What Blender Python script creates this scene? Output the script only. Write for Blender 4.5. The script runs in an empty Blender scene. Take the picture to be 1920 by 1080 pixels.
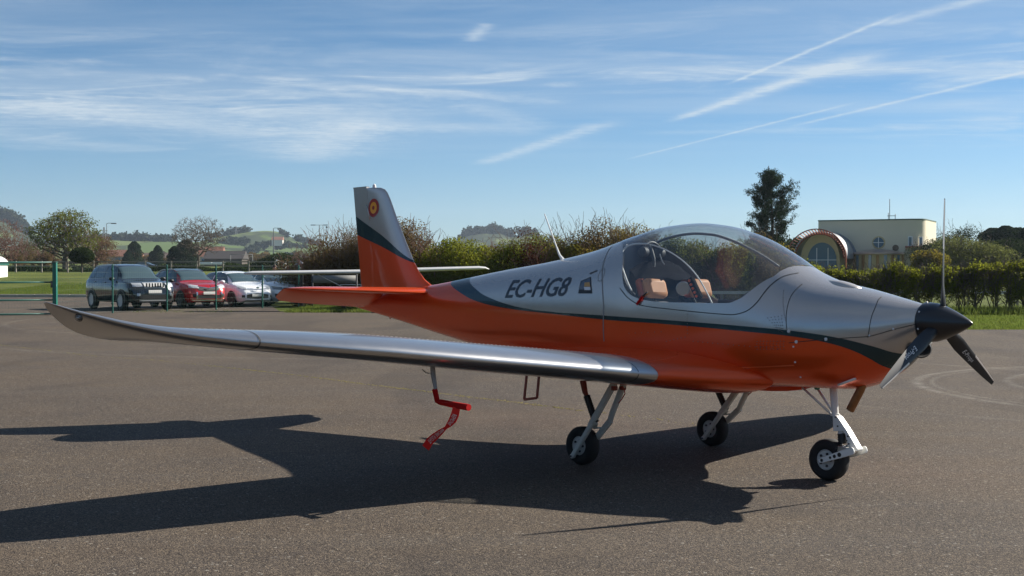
import bpy, bmesh, math, random
import numpy as np
from mathutils import Vector, Matrix
from mathutils.noise import noise as pnoise
random.seed(7); rng = np.random.default_rng(7)
C = bpy.context.scene.collection
sc = bpy.context.scene
R = math.radians

# ------------------------------------------------------------------ camera, sky, sun, exposure
FPX, CAMH, YH = 2406.54, 1.5275, 506.61          # focal length in px of the 1920 px photo, eye height, horizon row
PITCH = math.atan((540 - YH) / FPX)
cam = bpy.data.objects.new('camera', bpy.data.cameras.new('camera')); C.objects.link(cam)
cam.location = (0, 0, CAMH); cam.rotation_euler = (math.pi/2 - PITCH, 0, 0)
cam.data.sensor_width = 36; cam.data.lens = FPX/1920*36
cam.data.clip_start = 0.1; cam.data.clip_end = 30000
sc.camera = cam
SUN = Vector((1.4389, 0.6783, 1.0)).normalized()
SUN_EL = math.asin(SUN.z); SUN_AZ = math.atan2(SUN.x, SUN.y)     # azimuth from +Y towards +X
w = bpy.data.worlds.new('World'); sc.world = w; w.use_nodes = True
SKY_STRENGTH = 0.038
sun = bpy.data.lights.new('sun', 'SUN'); sun.energy = 5.0; sun.angle = R(0.5); sun.color = (1.0, 0.93, 0.82)
so = bpy.data.objects.new('sun', sun); C.objects.link(so); so.rotation_euler = SUN.to_track_quat('Z', 'Y').to_euler()
so.location = (30, 10, 40)
sc.view_settings.view_transform = 'Standard'; sc.view_settings.look = 'None'
sc.view_settings.gamma = 1; sc.view_settings.use_curve_mapping = False
sc.view_settings.exposure = 1.0
try:
    sc.cycles.use_denoising = True
    sc.cycles.denoiser = 'OPENIMAGEDENOISE'
except Exception: pass
sc.cycles.max_bounces = 8; sc.cycles.transparent_max_bounces = 12; sc.cycles.volume_bounces = 0
sc.cycles.transmission_bounces = 6; sc.cycles.diffuse_bounces = 3; sc.cycles.glossy_bounces = 4

def ray(px, py):
    c, s = math.cos(PITCH), math.sin(PITCH)
    a, b = (px-960)/FPX, -(py-540)/FPX
    return Vector((a, c + b*s, b*c - s))
def at(px, py, Y):
    v = ray(px, py); return Vector((0, 0, CAMH)) + v*(Y/v.y)
def px_z(py, Y): return CAMH + (YH-py)/FPX*Y
def px_x(px, Y): return (px-960)/FPX*Y

# ------------------------------------------------------------------ node helpers
def mat(name):
    m = bpy.data.materials.new(name); m.use_nodes = True
    nt = m.node_tree; nt.nodes.clear()
    return m, nt
class NT:
    def __init__(s, nt): s.nt = nt
    def n(s, t, **kw):
        x = s.nt.nodes.new(t)
        for k, v in kw.items(): setattr(x, k, v)
        return x
    def l(s, a, b): s.nt.links.new(a, b)
    def put(s, sock, v):
        if isinstance(v, bpy.types.NodeSocket): s.l(v, sock)
        else: sock.default_value = v
    def math(s, op, a, b=0.0, c=0.0, clamp=False):
        x = s.n('ShaderNodeMath', operation=op); x.use_clamp = clamp
        s.put(x.inputs[0], a); s.put(x.inputs[1], b)
        if op in ('MULTIPLY_ADD', 'SMOOTH_MIN', 'COMPARE'): s.put(x.inputs[2], c)
        return x.outputs[0]
    def mix(s, f, a, b):
        x = s.n('ShaderNodeMix', data_type='RGBA'); s.put(x.inputs[0], f)
        s.put(x.inputs[6], a if isinstance(a, bpy.types.NodeSocket) else tuple(a)+((1,) if len(a) == 3 else ()))
        s.put(x.inputs[7], b if isinstance(b, bpy.types.NodeSocket) else tuple(b)+((1,) if len(b) == 3 else ()))
        return x.outputs[2]
    def noise(s, vec, scale, detail=4, rough=.5, dist=0, col=False):
        x = s.n('ShaderNodeTexNoise'); 
        if vec is not None: s.l(vec, x.inputs['Vector'])
        x.inputs['Scale'].default_value = scale; x.inputs['Detail'].default_value = detail
        x.inputs['Roughness'].default_value = rough; x.inputs['Distortion'].default_value = dist
        return x.outputs['Color' if col else 'Fac']
    def ramp(s, f, pts):
        x = s.n('ShaderNodeMapRange'); x.inputs['From Min'].default_value = pts[0]; x.inputs['From Max'].default_value = pts[1]
        s.put(x.inputs['Value'], f); x.interpolation_type = 'SMOOTHSTEP'; return x.outputs[0]
    def coord(s, which='Object', scale=None):
        x = s.n('ShaderNodeTexCoord').outputs[which]
        if scale:
            m = s.n('ShaderNodeMapping'); s.l(x, m.inputs[0]); m.inputs['Scale'].default_value = scale; x = m.outputs[0]
        return x
    def bump(s, h, strength, dist=.01):
        x = s.n('ShaderNodeBump'); x.inputs['Strength'].default_value = strength; x.inputs['Distance'].default_value = dist
        s.l(h, x.inputs['Height']); return x.outputs[0]
    def out(s, sh): 
        o = s.n('ShaderNodeOutputMaterial'); s.l(sh, o.inputs['Surface'])
    def princ(s, color, rough=.5, metal=0, coat=0, normal=None, spec=.5, coat_rough=.03, sub=None):
        p = s.n('ShaderNodeBsdfPrincipled')
        s.put(p.inputs['Base Color'], color if isinstance(color, bpy.types.NodeSocket) else tuple(color)+(1,))
        s.put(p.inputs['Roughness'], rough); s.put(p.inputs['Metallic'], metal)
        p.inputs['Coat Weight'].default_value = coat; p.inputs['Coat Roughness'].default_value = coat_rough
        p.inputs['Specular IOR Level'].default_value = spec
        if normal is not None: s.l(normal, p.inputs['Normal'])
        return p.outputs[0]

# sky: Nishita with cirrus streaks and contrails laid out on a high plane (directions only)
def build_world():
    nt = w.node_tree; nt.nodes.clear(); N = NT(nt)
    sky = N.n('ShaderNodeTexSky', sky_type='NISHITA'); sky.sun_disc = False
    sky.sun_elevation = SUN_EL; sky.sun_rotation = SUN_AZ
    sky.altitude = 60; sky.air_density = 1.0; sky.dust_density = 0.1; sky.ozone_density = 4.0
    tc = N.n('ShaderNodeTexCoord').outputs['Generated']
    sep = N.n('ShaderNodeSeparateXYZ'); N.l(tc, sep.inputs[0])
    z = N.math('MAXIMUM', sep.outputs[2], .02)
    u = N.math('DIVIDE', sep.outputs[0], z); v = N.math('DIVIDE', sep.outputs[1], z)
    cb = N.n('ShaderNodeCombineXYZ'); N.l(u, cb.inputs[0]); N.l(v, cb.inputs[1]); P = cb.outputs[0]
    def mapped(scale, rot=0, loc=(0, 0, 0)):
        m = N.n('ShaderNodeMapping'); N.l(P, m.inputs[0]); m.inputs['Scale'].default_value = scale
        m.inputs['Rotation'].default_value = (0, 0, R(rot)); m.inputs['Location'].default_value = loc; return m.outputs[0]
    streak = N.noise(mapped((.62, 1.0, 1), 22, (3.1, 1.7, 0)), 1.5, 9, .62, 1.1)
    fine = N.noise(mapped((1.6, 3.6, 1), 28), 1.5, 8, .7, 1.2)
    big = N.noise(mapped((.16, .30, 1), 0, (5.3, .4, 0)), 1.0, 3, .5, .3)
    a = N.math('MULTIPLY', N.ramp(streak, (.40, .76)), N.ramp(big, (.34, .56)))
    a = N.math('MULTIPLY', a, N.math('MULTIPLY_ADD', N.ramp(fine, (.3, .7)), .9, .5))
    # the sheet of cirrus ends a little above the horizon
    a = N.math('MULTIPLY', a, N.ramp(sep.outputs[2], (.075, .112)))
    veil = N.math('MULTIPLY', N.ramp(N.noise(mapped((.12, .5, 1), 5), 1.2, 6, .6, .3), (.3, .75)), .34)
    veil = N.math('MULTIPLY', veil, N.ramp(sep.outputs[2], (.08, .115)))
    a = N.math('MULTIPLY', a, N.math('SUBTRACT', 1, N.math('MULTIPLY', N.ramp(sep.outputs[2], (.155, .20)), .72)))
    tot = N.math('ADD', N.math('MULTIPLY', a, .58), veil)
    def seg(p0, p1, wd, strength, spread=0.0, scale=9):
        d0, d1 = ray(*p0), ray(*p1)
        a0 = Vector((d0.x/d0.z, d0.y/d0.z)); a1 = Vector((d1.x/d1.z, d1.y/d1.z))
        dr = (a1-a0); L = dr.length; dr /= L; nn = Vector((-dr.y, dr.x))
        s_ = N.math('ADD', N.math('MULTIPLY', u, dr.x/L), N.math('MULTIPLY', v, dr.y/L)); s_ = N.math('SUBTRACT', s_, a0.dot(dr)/L)
        t_ = N.math('ADD', N.math('MULTIPLY', u, nn.x), N.math('MULTIPLY', v, nn.y)); t_ = N.math('SUBTRACT', t_, a0.dot(nn))
        wob = N.math('MULTIPLY', N.math('SUBTRACT', N.noise(P, scale, 4, .6), .5), wd*2.2)
        t_ = N.math('ADD', t_, wob)
        wv = N.math('MULTIPLY_ADD', s_, spread*wd, wd)
        e = N.math('DIVIDE', t_, N.math('MAXIMUM', wv, .001)); e = N.math('POWER', 2.718, N.math('MULTIPLY', N.math('MULTIPLY', e, e), -1))
        win = N.math('MULTIPLY', N.ramp(s_, (-.02, .15)), N.ramp(N.math('SUBTRACT', 1, s_), (-.02, .15)))
        br = N.math('MULTIPLY_ADD', N.noise(P, scale*.8, 5, .7), 1.5, -.05, clamp=True)
        return N.math('MULTIPLY', N.math('MULTIPLY', e, N.math('MULTIPLY', win, br)), strength)
    for args in [((895, 310), (1165, 222), .10, .6), ((1250, 230), (1670, 90), .048, .8, 1.2), ((1170, 300), (1620, 188), .024, .62),
                 ((1480, 238), (1960, 126), .032, .62), ((1360, 160), (1705, 18), .018, .62), ((1640, 50), (1900, -18), .05, .42),
                 ((560, 308), (690, 215), .26, .38), ((880, 80), (915, 42), .035, .5), ((1180, 250), (1930, 236), .13, .26), ((-40, 185), (530, 255), .42, .46), ((-60, 215), (460, 180), .5, .30), ((-60, 250), (300, 285), .4, .22), ((560, 300), (700, 160), .5, .28), ((620, 235), (1040, 245), .3, .28),
                 ((640, 160), (1080, 195), .16, .34), ((860, 190), (1000, 235), .15, .3), ((1100, 150), (1960, 110), .16, .2)]:
        tot = N.math('ADD', tot, seg(*args))
    tot = N.math('MINIMUM', tot, .85)
    # deepen the sky a little with height, as a polarising filter does
    up = N.ramp(sep.outputs[2], (.0, .24))
    mul = N.mix(up, (.92, 1.18, 1.50), (.42, .86, 1.13))
    mm = N.n('ShaderNodeMix', data_type='RGBA', blend_type='MULTIPLY'); mm.inputs[0].default_value = 1
    N.l(sky.outputs[0], mm.inputs[6]); N.l(mul, mm.inputs[7])
    colr = N.mix(tot, mm.outputs[2], (8.6, 9.8, 10.8))
    bg = N.n('ShaderNodeBackground'); N.l(colr, bg.inputs[0]); bg.inputs[1].default_value = SKY_STRENGTH
    o = N.n('ShaderNodeOutputWorld'); N.l(bg.outputs[0], o.inputs[0])
build_world()

# ------------------------------------------------------------------ mesh helpers
def link(o, parent=None):
    C.objects.link(o)
    if parent is not None: o.parent = parent
    return o
def tag(o, label=None, cat=None, group=None, kind=None):
    if label: o['label'] = label
    if cat: o['category'] = cat
    if group: o['group'] = group
    if kind: o['kind'] = kind
    return o
def empty(name, loc=(0, 0, 0), rz=0.0):
    o = bpy.data.objects.new(name, None); o.empty_display_size = .2; C.objects.link(o)
    o.location = loc; o.rotation_euler = (0, 0, rz); return o
class MB:
    def __init__(s): s.v = []; s.f = []
    def add(s, v, f):
        k = len(s.v); s.v += [tuple(p) for p in v]; s.f += [tuple(i+k for i in q) for q in f]; return s
    def box(s, c, d, rot=None):
        hx, hy, hz = d[0]/2, d[1]/2, d[2]/2
        P = [Vector((x, y, z)) for x in (-hx, hx) for y in (-hy, hy) for z in (-hz, hz)]
        if rot is not None: P = [rot @ p for p in P]
        P = [p + Vector(c) for p in P]
        return s.add(P, [(0, 1, 3, 2), (4, 6, 7, 5), (0, 4, 5, 1), (2, 3, 7, 6), (0, 2, 6, 4), (1, 5, 7, 3)])
    def loft(s, rings, closed=True, cap=True):
        n = len(rings[0]); V = [p for r in rings for p in r]; F = []
        for i in range(len(rings)-1):
            for j in range(n if closed else n-1):
                a, b = i*n+j, i*n+(j+1) % n
                F.append((a, b, b+n, a+n))
        if cap and closed: F.append(tuple(range(n))[::-1]); F.append(tuple((len(rings)-1)*n+j for j in range(n)))
        return s.add(V, F)
    def tube(s, pts, r, sides=10, cap=True, flat=1.0):
        pts = [Vector(p) for p in pts]; rs = r if isinstance(r, (list, tuple)) else [r]*len(pts)
        rings = []; up = None
        for i, p in enumerate(pts):
            t = (pts[min(i+1, len(pts)-1)] - pts[max(i-1, 0)]).normalized()
            if up is None:
                up = Vector((0, 0, 1)) if abs(t.z) < .9 else Vector((1, 0, 0))
            a = (up - t*up.dot(t)).normalized(); up = a; b = t.cross(a)
            rings.append([p + (a*math.cos(q)*flat + b*math.sin(q))*rs[i] for q in [2*math.pi*k/sides for k in range(sides)]])
        return s.loft(rings, True, cap)
    def lathe(s, prof, seg=24, axis='y', c=(0, 0, 0), cap=True):
        # prof: (axial, radius)
        rings = []
        for a, r in prof:
            ring = []
            for k in range(seg):
                t = 2*math.pi*k/seg; q = (r*math.cos(t), r*math.sin(t))
                p = {'y': (q[0], a, q[1]), 'x': (a, q[0], q[1]), 'z': (q[0], q[1], a)}[axis]
                ring.append(Vector(p)+Vector(c))
            rings.append(ring)
        return s.loft(rings, True, cap)
    def build(s, name, m, parent=None, smooth=True, bevel=0, auto=True, sub=0, angle=35):
        me = bpy.data.meshes.new(name); me.from_pydata(s.v, [], s.f)
        b = bmesh.new(); b.from_mesh(me); bmesh.ops.recalc_face_normals(b, faces=b.faces)
        if auto and smooth:
            for e in b.edges:
                if len(e.link_faces) == 2 and e.calc_face_angle(0) > R(angle): e.smooth = False
        b.to_mesh(me); b.free()
        for m_ in (m if isinstance(m, (list, tuple)) else [m]): me.materials.append(m_)
        if smooth: me.polygons.foreach_set('use_smooth', [True]*len(me.polygons))
        o = bpy.data.objects.new(name, me); link(o, parent)
        if bevel:
            md = o.modifiers.new('bevel', 'BEVEL'); md.width = bevel; md.segments = 2; md.limit_method = 'ANGLE'
        if sub:
            md = o.modifiers.new('subd', 'SUBSURF'); md.levels = sub; md.render_levels = sub
        return o
def fast_mesh(name, V, F4, m, parent=None, tint=None, smooth=False):
    me = bpy.data.meshes.new(name); V = np.asarray(V, dtype=np.float32); F4 = np.asarray(F4, dtype=np.int32)
    k = F4.shape[1]; n = len(F4)
    me.vertices.add(len(V)); me.vertices.foreach_set('co', V.ravel())
    me.loops.add(n*k); me.loops.foreach_set('vertex_index', F4.ravel())
    me.polygons.add(n); me.polygons.foreach_set('loop_start', np.arange(0, n*k, k, dtype=np.int32))
    me.polygons.foreach_set('loop_total', np.full(n, k, dtype=np.int32))
    me.update(calc_edges=True); me.materials.append(m)
    if tint is not None:
        at_ = me.attributes.new('tint', 'FLOAT', 'FACE'); at_.data.foreach_set('value', np.asarray(tint, dtype=np.float32))
    if smooth: me.polygons.foreach_set('use_smooth', [True]*n)
    o = bpy.data.objects.new(name, me); link(o, parent); return o
def pchip(X, Y):
    X = np.array(X, float); Y = np.array(Y, float); h = np.diff(X); dl = np.diff(Y)/h
    m = np.zeros(len(X)); m[0] = dl[0]; m[-1] = dl[-1]
    for i in range(1, len(X)-1):
        if dl[i-1]*dl[i] > 0:
            w1 = 2*h[i]+h[i-1]; w2 = h[i]+2*h[i-1]; m[i] = (w1+w2)/(w1/dl[i-1]+w2/dl[i])
    def f(x):
        x = min(max(x, X[0]), X[-1]); i = min(max(int(np.searchsorted(X, x))-1, 0), len(X)-2)
        t = (x-X[i])/h[i]; 
        return float((1+2*t)*(1-t)**2*Y[i] + t*(1-t)**2*h[i]*m[i] + t*t*(3-2*t)*Y[i+1] + t*t*(t-1)*h[i]*m[i+1])
    return f

# ------------------------------------------------------------------ simple materials
def simple(name, col, rough=.5, metal=0, coat=0, spec=.5, nscale=0, namt=.15, bump=0):
    m, nt = mat(name); N = NT(nt); c = tuple(col); nrm = None
    if nscale:
        f = N.noise(N.coord('Object'), nscale, 5, .6)
        c = N.mix(f, tuple(x*(1-namt) for x in col), tuple(min(1, x*(1+namt)) for x in col))
        if bump: nrm = N.bump(f, bump, .01)
    N.out(N.princ(c, rough, metal, coat, nrm, spec)); return m
M = {}
M['white_paint'] = simple('white_paint', (.75, .75, .72), .4, 0, .2, nscale=9, namt=.06)
M['gear_white'] = simple('gear_white', (.62, .63, .58), .42, 0, .2, nscale=20, namt=.12)
M['black'] = simple('black_plastic', (.012, .012, .013), .45)
M['rubber'] = simple('rubber', (.014, .014, .014), .8, nscale=30, namt=.3)
M['dark_metal'] = simple('dark_metal', (.06, .06, .065), .4, .6)
M['steel'] = simple('steel', (.55, .55, .54), .3, 1.0)
M['rim_grey'] = simple('rim_grey', (.55, .55, .53), .4, .15, nscale=25)
M['dark_grey'] = simple('dark_grey_trim', (.07, .072, .075), .6, nscale=8)
M['mid_grey'] = simple('mid_grey', (.22, .22, .215), .6, nscale=6)
M['red_cover'] = simple('red_cover', (.40, .004, .004), .8, nscale=20, spec=.2)
M['red_ribbon'] = simple('red_ribbon', (.7, .008, .006), .6)
M['rust'] = simple('red_brown_paint', (.30, .05, .025), .5, nscale=30, namt=.4)
M['copper'] = simple('exhaust_metal', (.30, .15, .07), .38, .85, nscale=14, namt=.5)
M['leather'] = simple('tan_leather', (.58, .26, .11), .6, nscale=12)
M['orange_leather'] = simple('orange_leather', (.40, .07, .02), .5, nscale=12)
M['decal_black'] = simple('decal_black', (.008, .012, .02), .35, 0, .3)
M['seam'] = simple('seam_dark', (.02, .02, .02), .8)
M['roundel_red'] = simple('roundel_red', (.32, .005, .006), .4, 0, .5)
M['roundel_yellow'] = simple('roundel_yellow', (.85, .38, .01), .4, 0, .5)
M['letter_white'] = simple('lettering_white', (.7, .7, .7), .5)
M['teal'] = simple('teal_plastic', (.01, .18, .13), .5)
M['green_post'] = simple('green_coated_steel', (.012, .10, .075), .45, 0, .2, nscale=10, namt=.15)
M['pink_paint'] = simple('white_strut', (.7, .68, .66), .4)

SILVER = (.53, .495, .46); ORANGE = (.80, .080, .006); NAVY = (.010, .042, .052)
def flake_silver(name='silver_paint', rough=.34, SILVER=SILVER, metal=.45, coat=.35):
    m, nt = mat(name); N = NT(nt)
    tc = N.coord('Object'); f = N.noise(tc, 7, 4, .6)
    col = N.mix(f, tuple(c*.95 for c in SILVER), tuple(c*1.05 for c in SILVER))
    N.out(N.princ(col, N.math('MULTIPLY_ADD', f, .06, rough-.03), metal, coat)); return m
M['silver'] = flake_silver()
M['wing_silver'] = flake_silver('wing_silver', .30, (.50, .50, .50), .9, .5)

# three-colour livery: threshold curves z(x) along the hull
def livery(name, top, bot, x0=-4.6, x1=3.0, z0=0.0, z1=3.0, sharp=400):
    m, nt = mat(name); N = NT(nt)
    tc = N.coord('Object'); sp = N.n('ShaderNodeSeparateXYZ'); N.l(tc, sp.inputs[0])
    xn = N.math('DIVIDE', N.math('SUBTRACT', sp.outputs[0], x0), x1-x0, clamp=True)
    zn = N.math('DIVIDE', N.math('SUBTRACT', sp.outputs[2], z0), z1-z0)
    def curve(pts):
        c = N.n('ShaderNodeFloatCurve'); cu = c.mapping.curves[0]
        P = sorted(((x-x0)/(x1-x0), (z-z0)/(z1-z0)) for x, z in pts)
        cu.points[0].location = P[0]; cu.points[1].location = P[-1]
        for p in P[1:-1]: cu.points.new(*p)
        for p in cu.points: p.handle_type = 'AUTO_CLAMPED'
        c.mapping.update(); N.l(xn, c.inputs['Value']); return c.outputs[0]
    def step(pts):
        d = N.math('SUBTRACT', zn, curve(pts)); return N.math('MULTIPLY_ADD', d, sharp*(z1-z0), .5, clamp=True)
    a = step(top); b = step(bot)
    col = N.mix(b, ORANGE, NAVY); col = N.mix(a, col, SILVER)
    f = N.noise(tc, 6, 4, .6); col = N.mix(N.math('MULTIPLY', f, .10), col, (0.1, .09, .08))
    rough = N.math('MULTIPLY_ADD', a, -.02, .27); metal = N.math('MULTIPLY_ADD', a, .28, .40)
    wv = N.noise(tc, 2.2, 2, .4)
    N.out(N.princ(col, rough, metal, .35, N.bump(wv, .05, .02), .4)); return m

# glass: thin sheet, clear with a fresnel reflection
def thin_glass(name, tint=(.8, .83, .85), ior=1.5, rough=.01, haze=0.0):
    m, nt = mat(name); N = NT(nt)
    tr = N.n('ShaderNodeBsdfTransparent'); tr.inputs[0].default_value = tuple(tint)+(1,)
    gl = N.n('ShaderNodeBsdfGlossy'); gl.inputs['Roughness'].default_value = rough; gl.inputs[0].default_value = (1, 1, 1, 1)
    lw = N.n('ShaderNodeLayerWeight'); lw.inputs['Blend'].default_value = .5
    fac = N.math('MULTIPLY_ADD', N.math('POWER', lw.outputs['Facing'], 4.0), .92, .06, clamp=True)
    mx = N.n('ShaderNodeMixShader'); N.l(fac, mx.inputs[0]); N.l(tr.outputs[0], mx.inputs[1]); N.l(gl.outputs[0], mx.inputs[2]); sh = mx.outputs[0]
    if haze:
        df = N.n('ShaderNodeBsdfDiffuse'); df.inputs[0].default_value = (.6, .62, .65, 1)
        m2 = N.n('ShaderNodeMixShader'); N.put(m2.inputs[0], N.math('MULTIPLY', N.noise(N.coord('Object'), 3, 5, .6), haze)); N.l(sh, m2.inputs[1]); N.l(df.outputs[0], m2.inputs[2]); sh = m2.outputs[0]
    N.out(sh); return m
M['canopy_glass'] = thin_glass('canopy_glass', (.72, .75, .77), 1.5, .01, .10)
M['clear_glass'] = thin_glass('clear_lens', (.85, .87, .87), 1.5, .03, .2)
M['car_glass'] = simple('car_glass', (.05, .08, .09), .05, 0, 0, spec=1.0)
M['window_glass'] = simple('window_glass', (.10, .17, .22), .06, 0, 0, spec=1.0)

# ------------------------------------------------------------------ ground
def th(X, Y):
    """terrain height beyond the tarmac"""
    z = -.03
    def ss(a, b, t): t = min(max((t-a)/(b-a), 0), 1); return t*t*(3-2*t)
    left = 1-ss(-16, 4, X)*.0
    z += .16*ss(73, 76, Y) + 1.25*ss(80, 122, Y) + 3.2*ss(300, 460, Y) + 3.0*ss(460, 900, Y)
    return z
def mat_ground():
    m, nt = mat('asphalt'); N = NT(nt); tc = N.coord('Object')
    vo = N.n('ShaderNodeTexVoronoi'); N.l(tc, vo.inputs['Vector']); vo.inputs['Scale'].default_value = 140
    s1 = N.n('ShaderNodeSeparateColor'); N.l(vo.outputs['Color'], s1.inputs[0])
    v2 = N.n('ShaderNodeTexVoronoi'); N.l(tc, v2.inputs['Vector']); v2.inputs['Scale'].default_value = 75
    s2 = N.n('ShaderNodeSeparateColor'); N.l(v2.outputs['Color'], s2.inputs[0])
    big = N.noise(tc, .35, 5, .62, .4); mid = N.noise(tc, 1.7, 6, .65)
    base = N.mix(N.ramp(big, (.3, .7)), (.054, .045, .041), (.098, .073, .051))
    base = N.mix(N.math('MULTIPLY', N.ramp(mid, (.35, .75)), .45), base, (.094, .079, .066))
    # stretched streaks of the paver passes
    st = N.noise(N.coord('Object', (.08, 1.3, 1)), 1.0, 5, .6)
    base = N.mix(N.math('MULTIPLY', N.ramp(st, (.45, .7)), .35), base, (.092, .084, .078))
    base = N.mix(N.ramp(s1.outputs[0], (.55, .95)), base, (.18, .142, .102))          # light stones
    base = N.mix(N.math('MULTIPLY', N.ramp(s1.outputs[1], (.52, .9)), .9), base, (.018, .015, .013))   # bitumen pits
    base = N.mix(N.ramp(s2.outputs[2], (.988, .996)), base, (.22, .20, .17))            # pale chips
    # pale tyre scuffs: arcs of turning aircraft
    sp = N.n('ShaderNodeSeparateXYZ'); N.l(tc, sp.inputs[0])
    scf = None
    for cx, cy, rr, wd, st_ in [(9.6, 16.3, 4.25, .07, .75), (9.6, 16.3, 4.05, .04, .45), (9.9, 16.6, 3.25, .06, .6), (8.6, 17.2, 5.4, .05, .25), (-2, 34, 12, .12, .3), (-4, 40, 11, .1, .3), (20, 30, 16, .1, .35)]:
        dx = N.math('SUBTRACT', sp.outputs[0], cx); dy = N.math('SUBTRACT', sp.outputs[1], cy)
        rd = N.math('SQRT', N.math('ADD', N.math('MULTIPLY', dx, dx), N.math('MULTIPLY', dy, dy)))
        e = N.math('DIVIDE', N.math('SUBTRACT', rd, rr), wd); e = N.math('POWER', 2.718, N.math('MULTIPLY', N.math('MULTIPLY', e, e), -1))
        e = N.math('MULTIPLY', e, st_); scf = e if scf is None else N.math('ADD', scf, e)
    scf = N.math('MULTIPLY', scf, N.ramp(N.noise(tc, 3.5, 6, .75), (.28, .75)), clamp=True)
    base = N.mix(N.math('MULTIPLY', scf, .75), base, (.27, .25, .22))
    pt = N.ramp(N.noise(N.coord('Object', (.6, .22, 1)), .5, 4, .55, .6), (.50, .58)); base = N.mix(N.math('MULTIPLY', pt, .30), base, (.030, .025, .023))
    # dark oily and damp blotches
    bl = N.ramp(N.noise(tc, .9, 4, .55), (.68, .78)); base = N.mix(N.math('MULTIPLY', bl, .4), base, (.05, .045, .042))
    h = N.math('ADD', N.math('MULTIPLY', vo.outputs['Distance'], -1), N.math('MULTIPLY', s1.outputs[0], .6))
    sh = N.princ(base, .88, 0, 0, N.bump(h, .6, .006), .2)
    N.out(sh); return m
def mat_grass(name='grass_field', c1=(.060, .095, .018), c2=(.115, .155, .030), c3=(.14, .125, .055), dry=.35):
    m, nt = mat(name); N = NT(nt); tc = N.coord('Object')
    a = N.noise(N.coord('Object', (.5, 1, 1)), .35, 6, .6); b = N.noise(N.coord('Object', (.35, 1, 1)), 2.4, 6, .7); c = N.noise(tc, 14, 4, .7)
    col = N.mix(N.ramp(a, (.3, .7)), c1, c2); col = N.mix(N.math('MULTIPLY', N.ramp(b, (.5, .72)), dry), col, c3)
    col = N.mix(N.math('MULTIPLY', N.ramp(c, (.5, .8)), .55), col, tuple(x*.45 for x in c1))
    bh = N.math('ADD', c, b)
    N.out(N.princ(col, .9, 0, 0, N.bump(bh, 1.0, .12), .15)); return m
M['grass'] = mat_grass(c1=(.062, .088, .016), c2=(.135, .158, .028), c3=(.19, .165, .07), dry=.55); M['asphalt'] = mat_ground()
M['far_grass'] = mat_grass('pasture', (.080, .125, .030), (.125, .175, .045), (.12, .14, .05), .2)

# apron outline (world metres)
APRON = [(-60, -70), (60, -70), (60, 33), (11.3, 33), (4, 37.5), (-3.2, 45.5), (-8.6, 47.6), (-11.5, 60), (-13.5, 72.6), (-60, 72.6)]
def apron():
    me = bpy.data.meshes.new('apron'); me.from_pydata([(x, y, 0) for x, y in APRON], [], [tuple(range(len(APRON)))])
    me.materials.append(M['asphalt']); o = bpy.data.objects.new('apron', me); link(o); tag(o, kind='structure', label='worn grey brown asphalt apron with tyre scuffs')
apron()
def terrain():
    xs = np.concatenate([np.linspace(-2600, -300, 12), np.linspace(-250, 250, 51), np.linspace(300, 2600, 12)])
    ys = np.concatenate([[-2500, -1000, -300, -120, -60, -20, 10, 30, 50, 70, 72.5], np.linspace(74, 130, 29), np.linspace(140, 500, 37), np.linspace(540, 1000, 12), [1500, 2300, 3000]])
    V = [(x, y, th(x, y) + (0.10*pnoise(Vector((x*.09, y*.09, 0))) if 76 < y < 500 else 0)) for y in ys for x in xs]
    n = len(xs); F = [(j*n+i, j*n+i+1, (j+1)*n+i+1, (j+1)*n+i) for j in range(len(ys)-1) for i in range(n-1)]
    o = fast_mesh('grass_field', V, F, M['grass'], smooth=True); tag(o, kind='structure', label='green grass land beyond the apron')
terrain()
# kerb between parking and grass: individual stones
m_kerb = simple('kerb_concrete', (.36, .33, .28), .85, nscale=5, namt=.25, bump=.3)
kb = empty('kerb', (0, 73.0, 0)); tag(kb, kind='structure', label='low pale concrete kerb along the grass')
me0 = None
for i in range(34):
    x = -13.6 - i*1.0
    if me0 is None:
        o = MB().box((0, 0, .06), (.985, .28, .20)).build('kerb_stone', m_kerb, kb, smooth=False, bevel=.015); me0 = o.data
    else:
        o = bpy.data.objects.new('kerb_stone', me0); link(o, kb); md = o.modifiers.new('bevel', 'BEVEL'); md.width = .015
    o.location = (x, random.uniform(-.01, .01), random.uniform(-.006, .006))

# leafy mesh helper
def leaf_quads(P, size, rngl, up=.3, aspect=.6):
    n = len(P); a = rngl.normal(size=(n, 3)); a[:, 2] += up*0; a /= np.linalg.norm(a, axis=1)[:, None]
    b = np.cross(a, rngl.normal(size=(n, 3))); b /= np.linalg.norm(b, axis=1)[:, None]
    s = size*rngl.uniform(.6, 1.3, n)[:, None]
    A = a*s*.5; B = b*s*.5*aspect
    V = np.stack([P-A, P+B*1, P+A, P-B*1], 1).reshape(-1, 3)
    F = np.arange(n*4).reshape(-1, 4); return V, F
def mat_leaf(name, cols, trans=.45):
    m, nt = mat(name); N = NT(nt)
    at_ = N.n('ShaderNodeAttribute'); at_.attribute_name = 'tint'
    f = N.noise(N.coord('Object'), 1.1, 4, .6)
    c = N.mix(at_.outputs['Fac'], cols[0], cols[1]); c = N.mix(N.math('MULTIPLY', N.ramp(f, (.42, .66)), .7), c, cols[2])
    df = N.n('ShaderNodeBsdfDiffuse'); N.l(c, df.inputs[0]); tl = N.n('ShaderNodeBsdfTranslucent')
    c2 = N.mix(.35, c, tuple(min(1, x*2.2) for x in cols[1])); N.l(c2, tl.inputs[0])
    mx = N.n('ShaderNodeMixShader'); mx.inputs[0].default_value = trans; N.l(df.outputs[0], mx.inputs[1]); N.l(tl.outputs[0], mx.inputs[2])
    N.out(mx.outputs[0]); return m
M['bark'] = simple('bark', (.10, .080, .062), .9, nscale=4, namt=.4, bump=.6)
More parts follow.
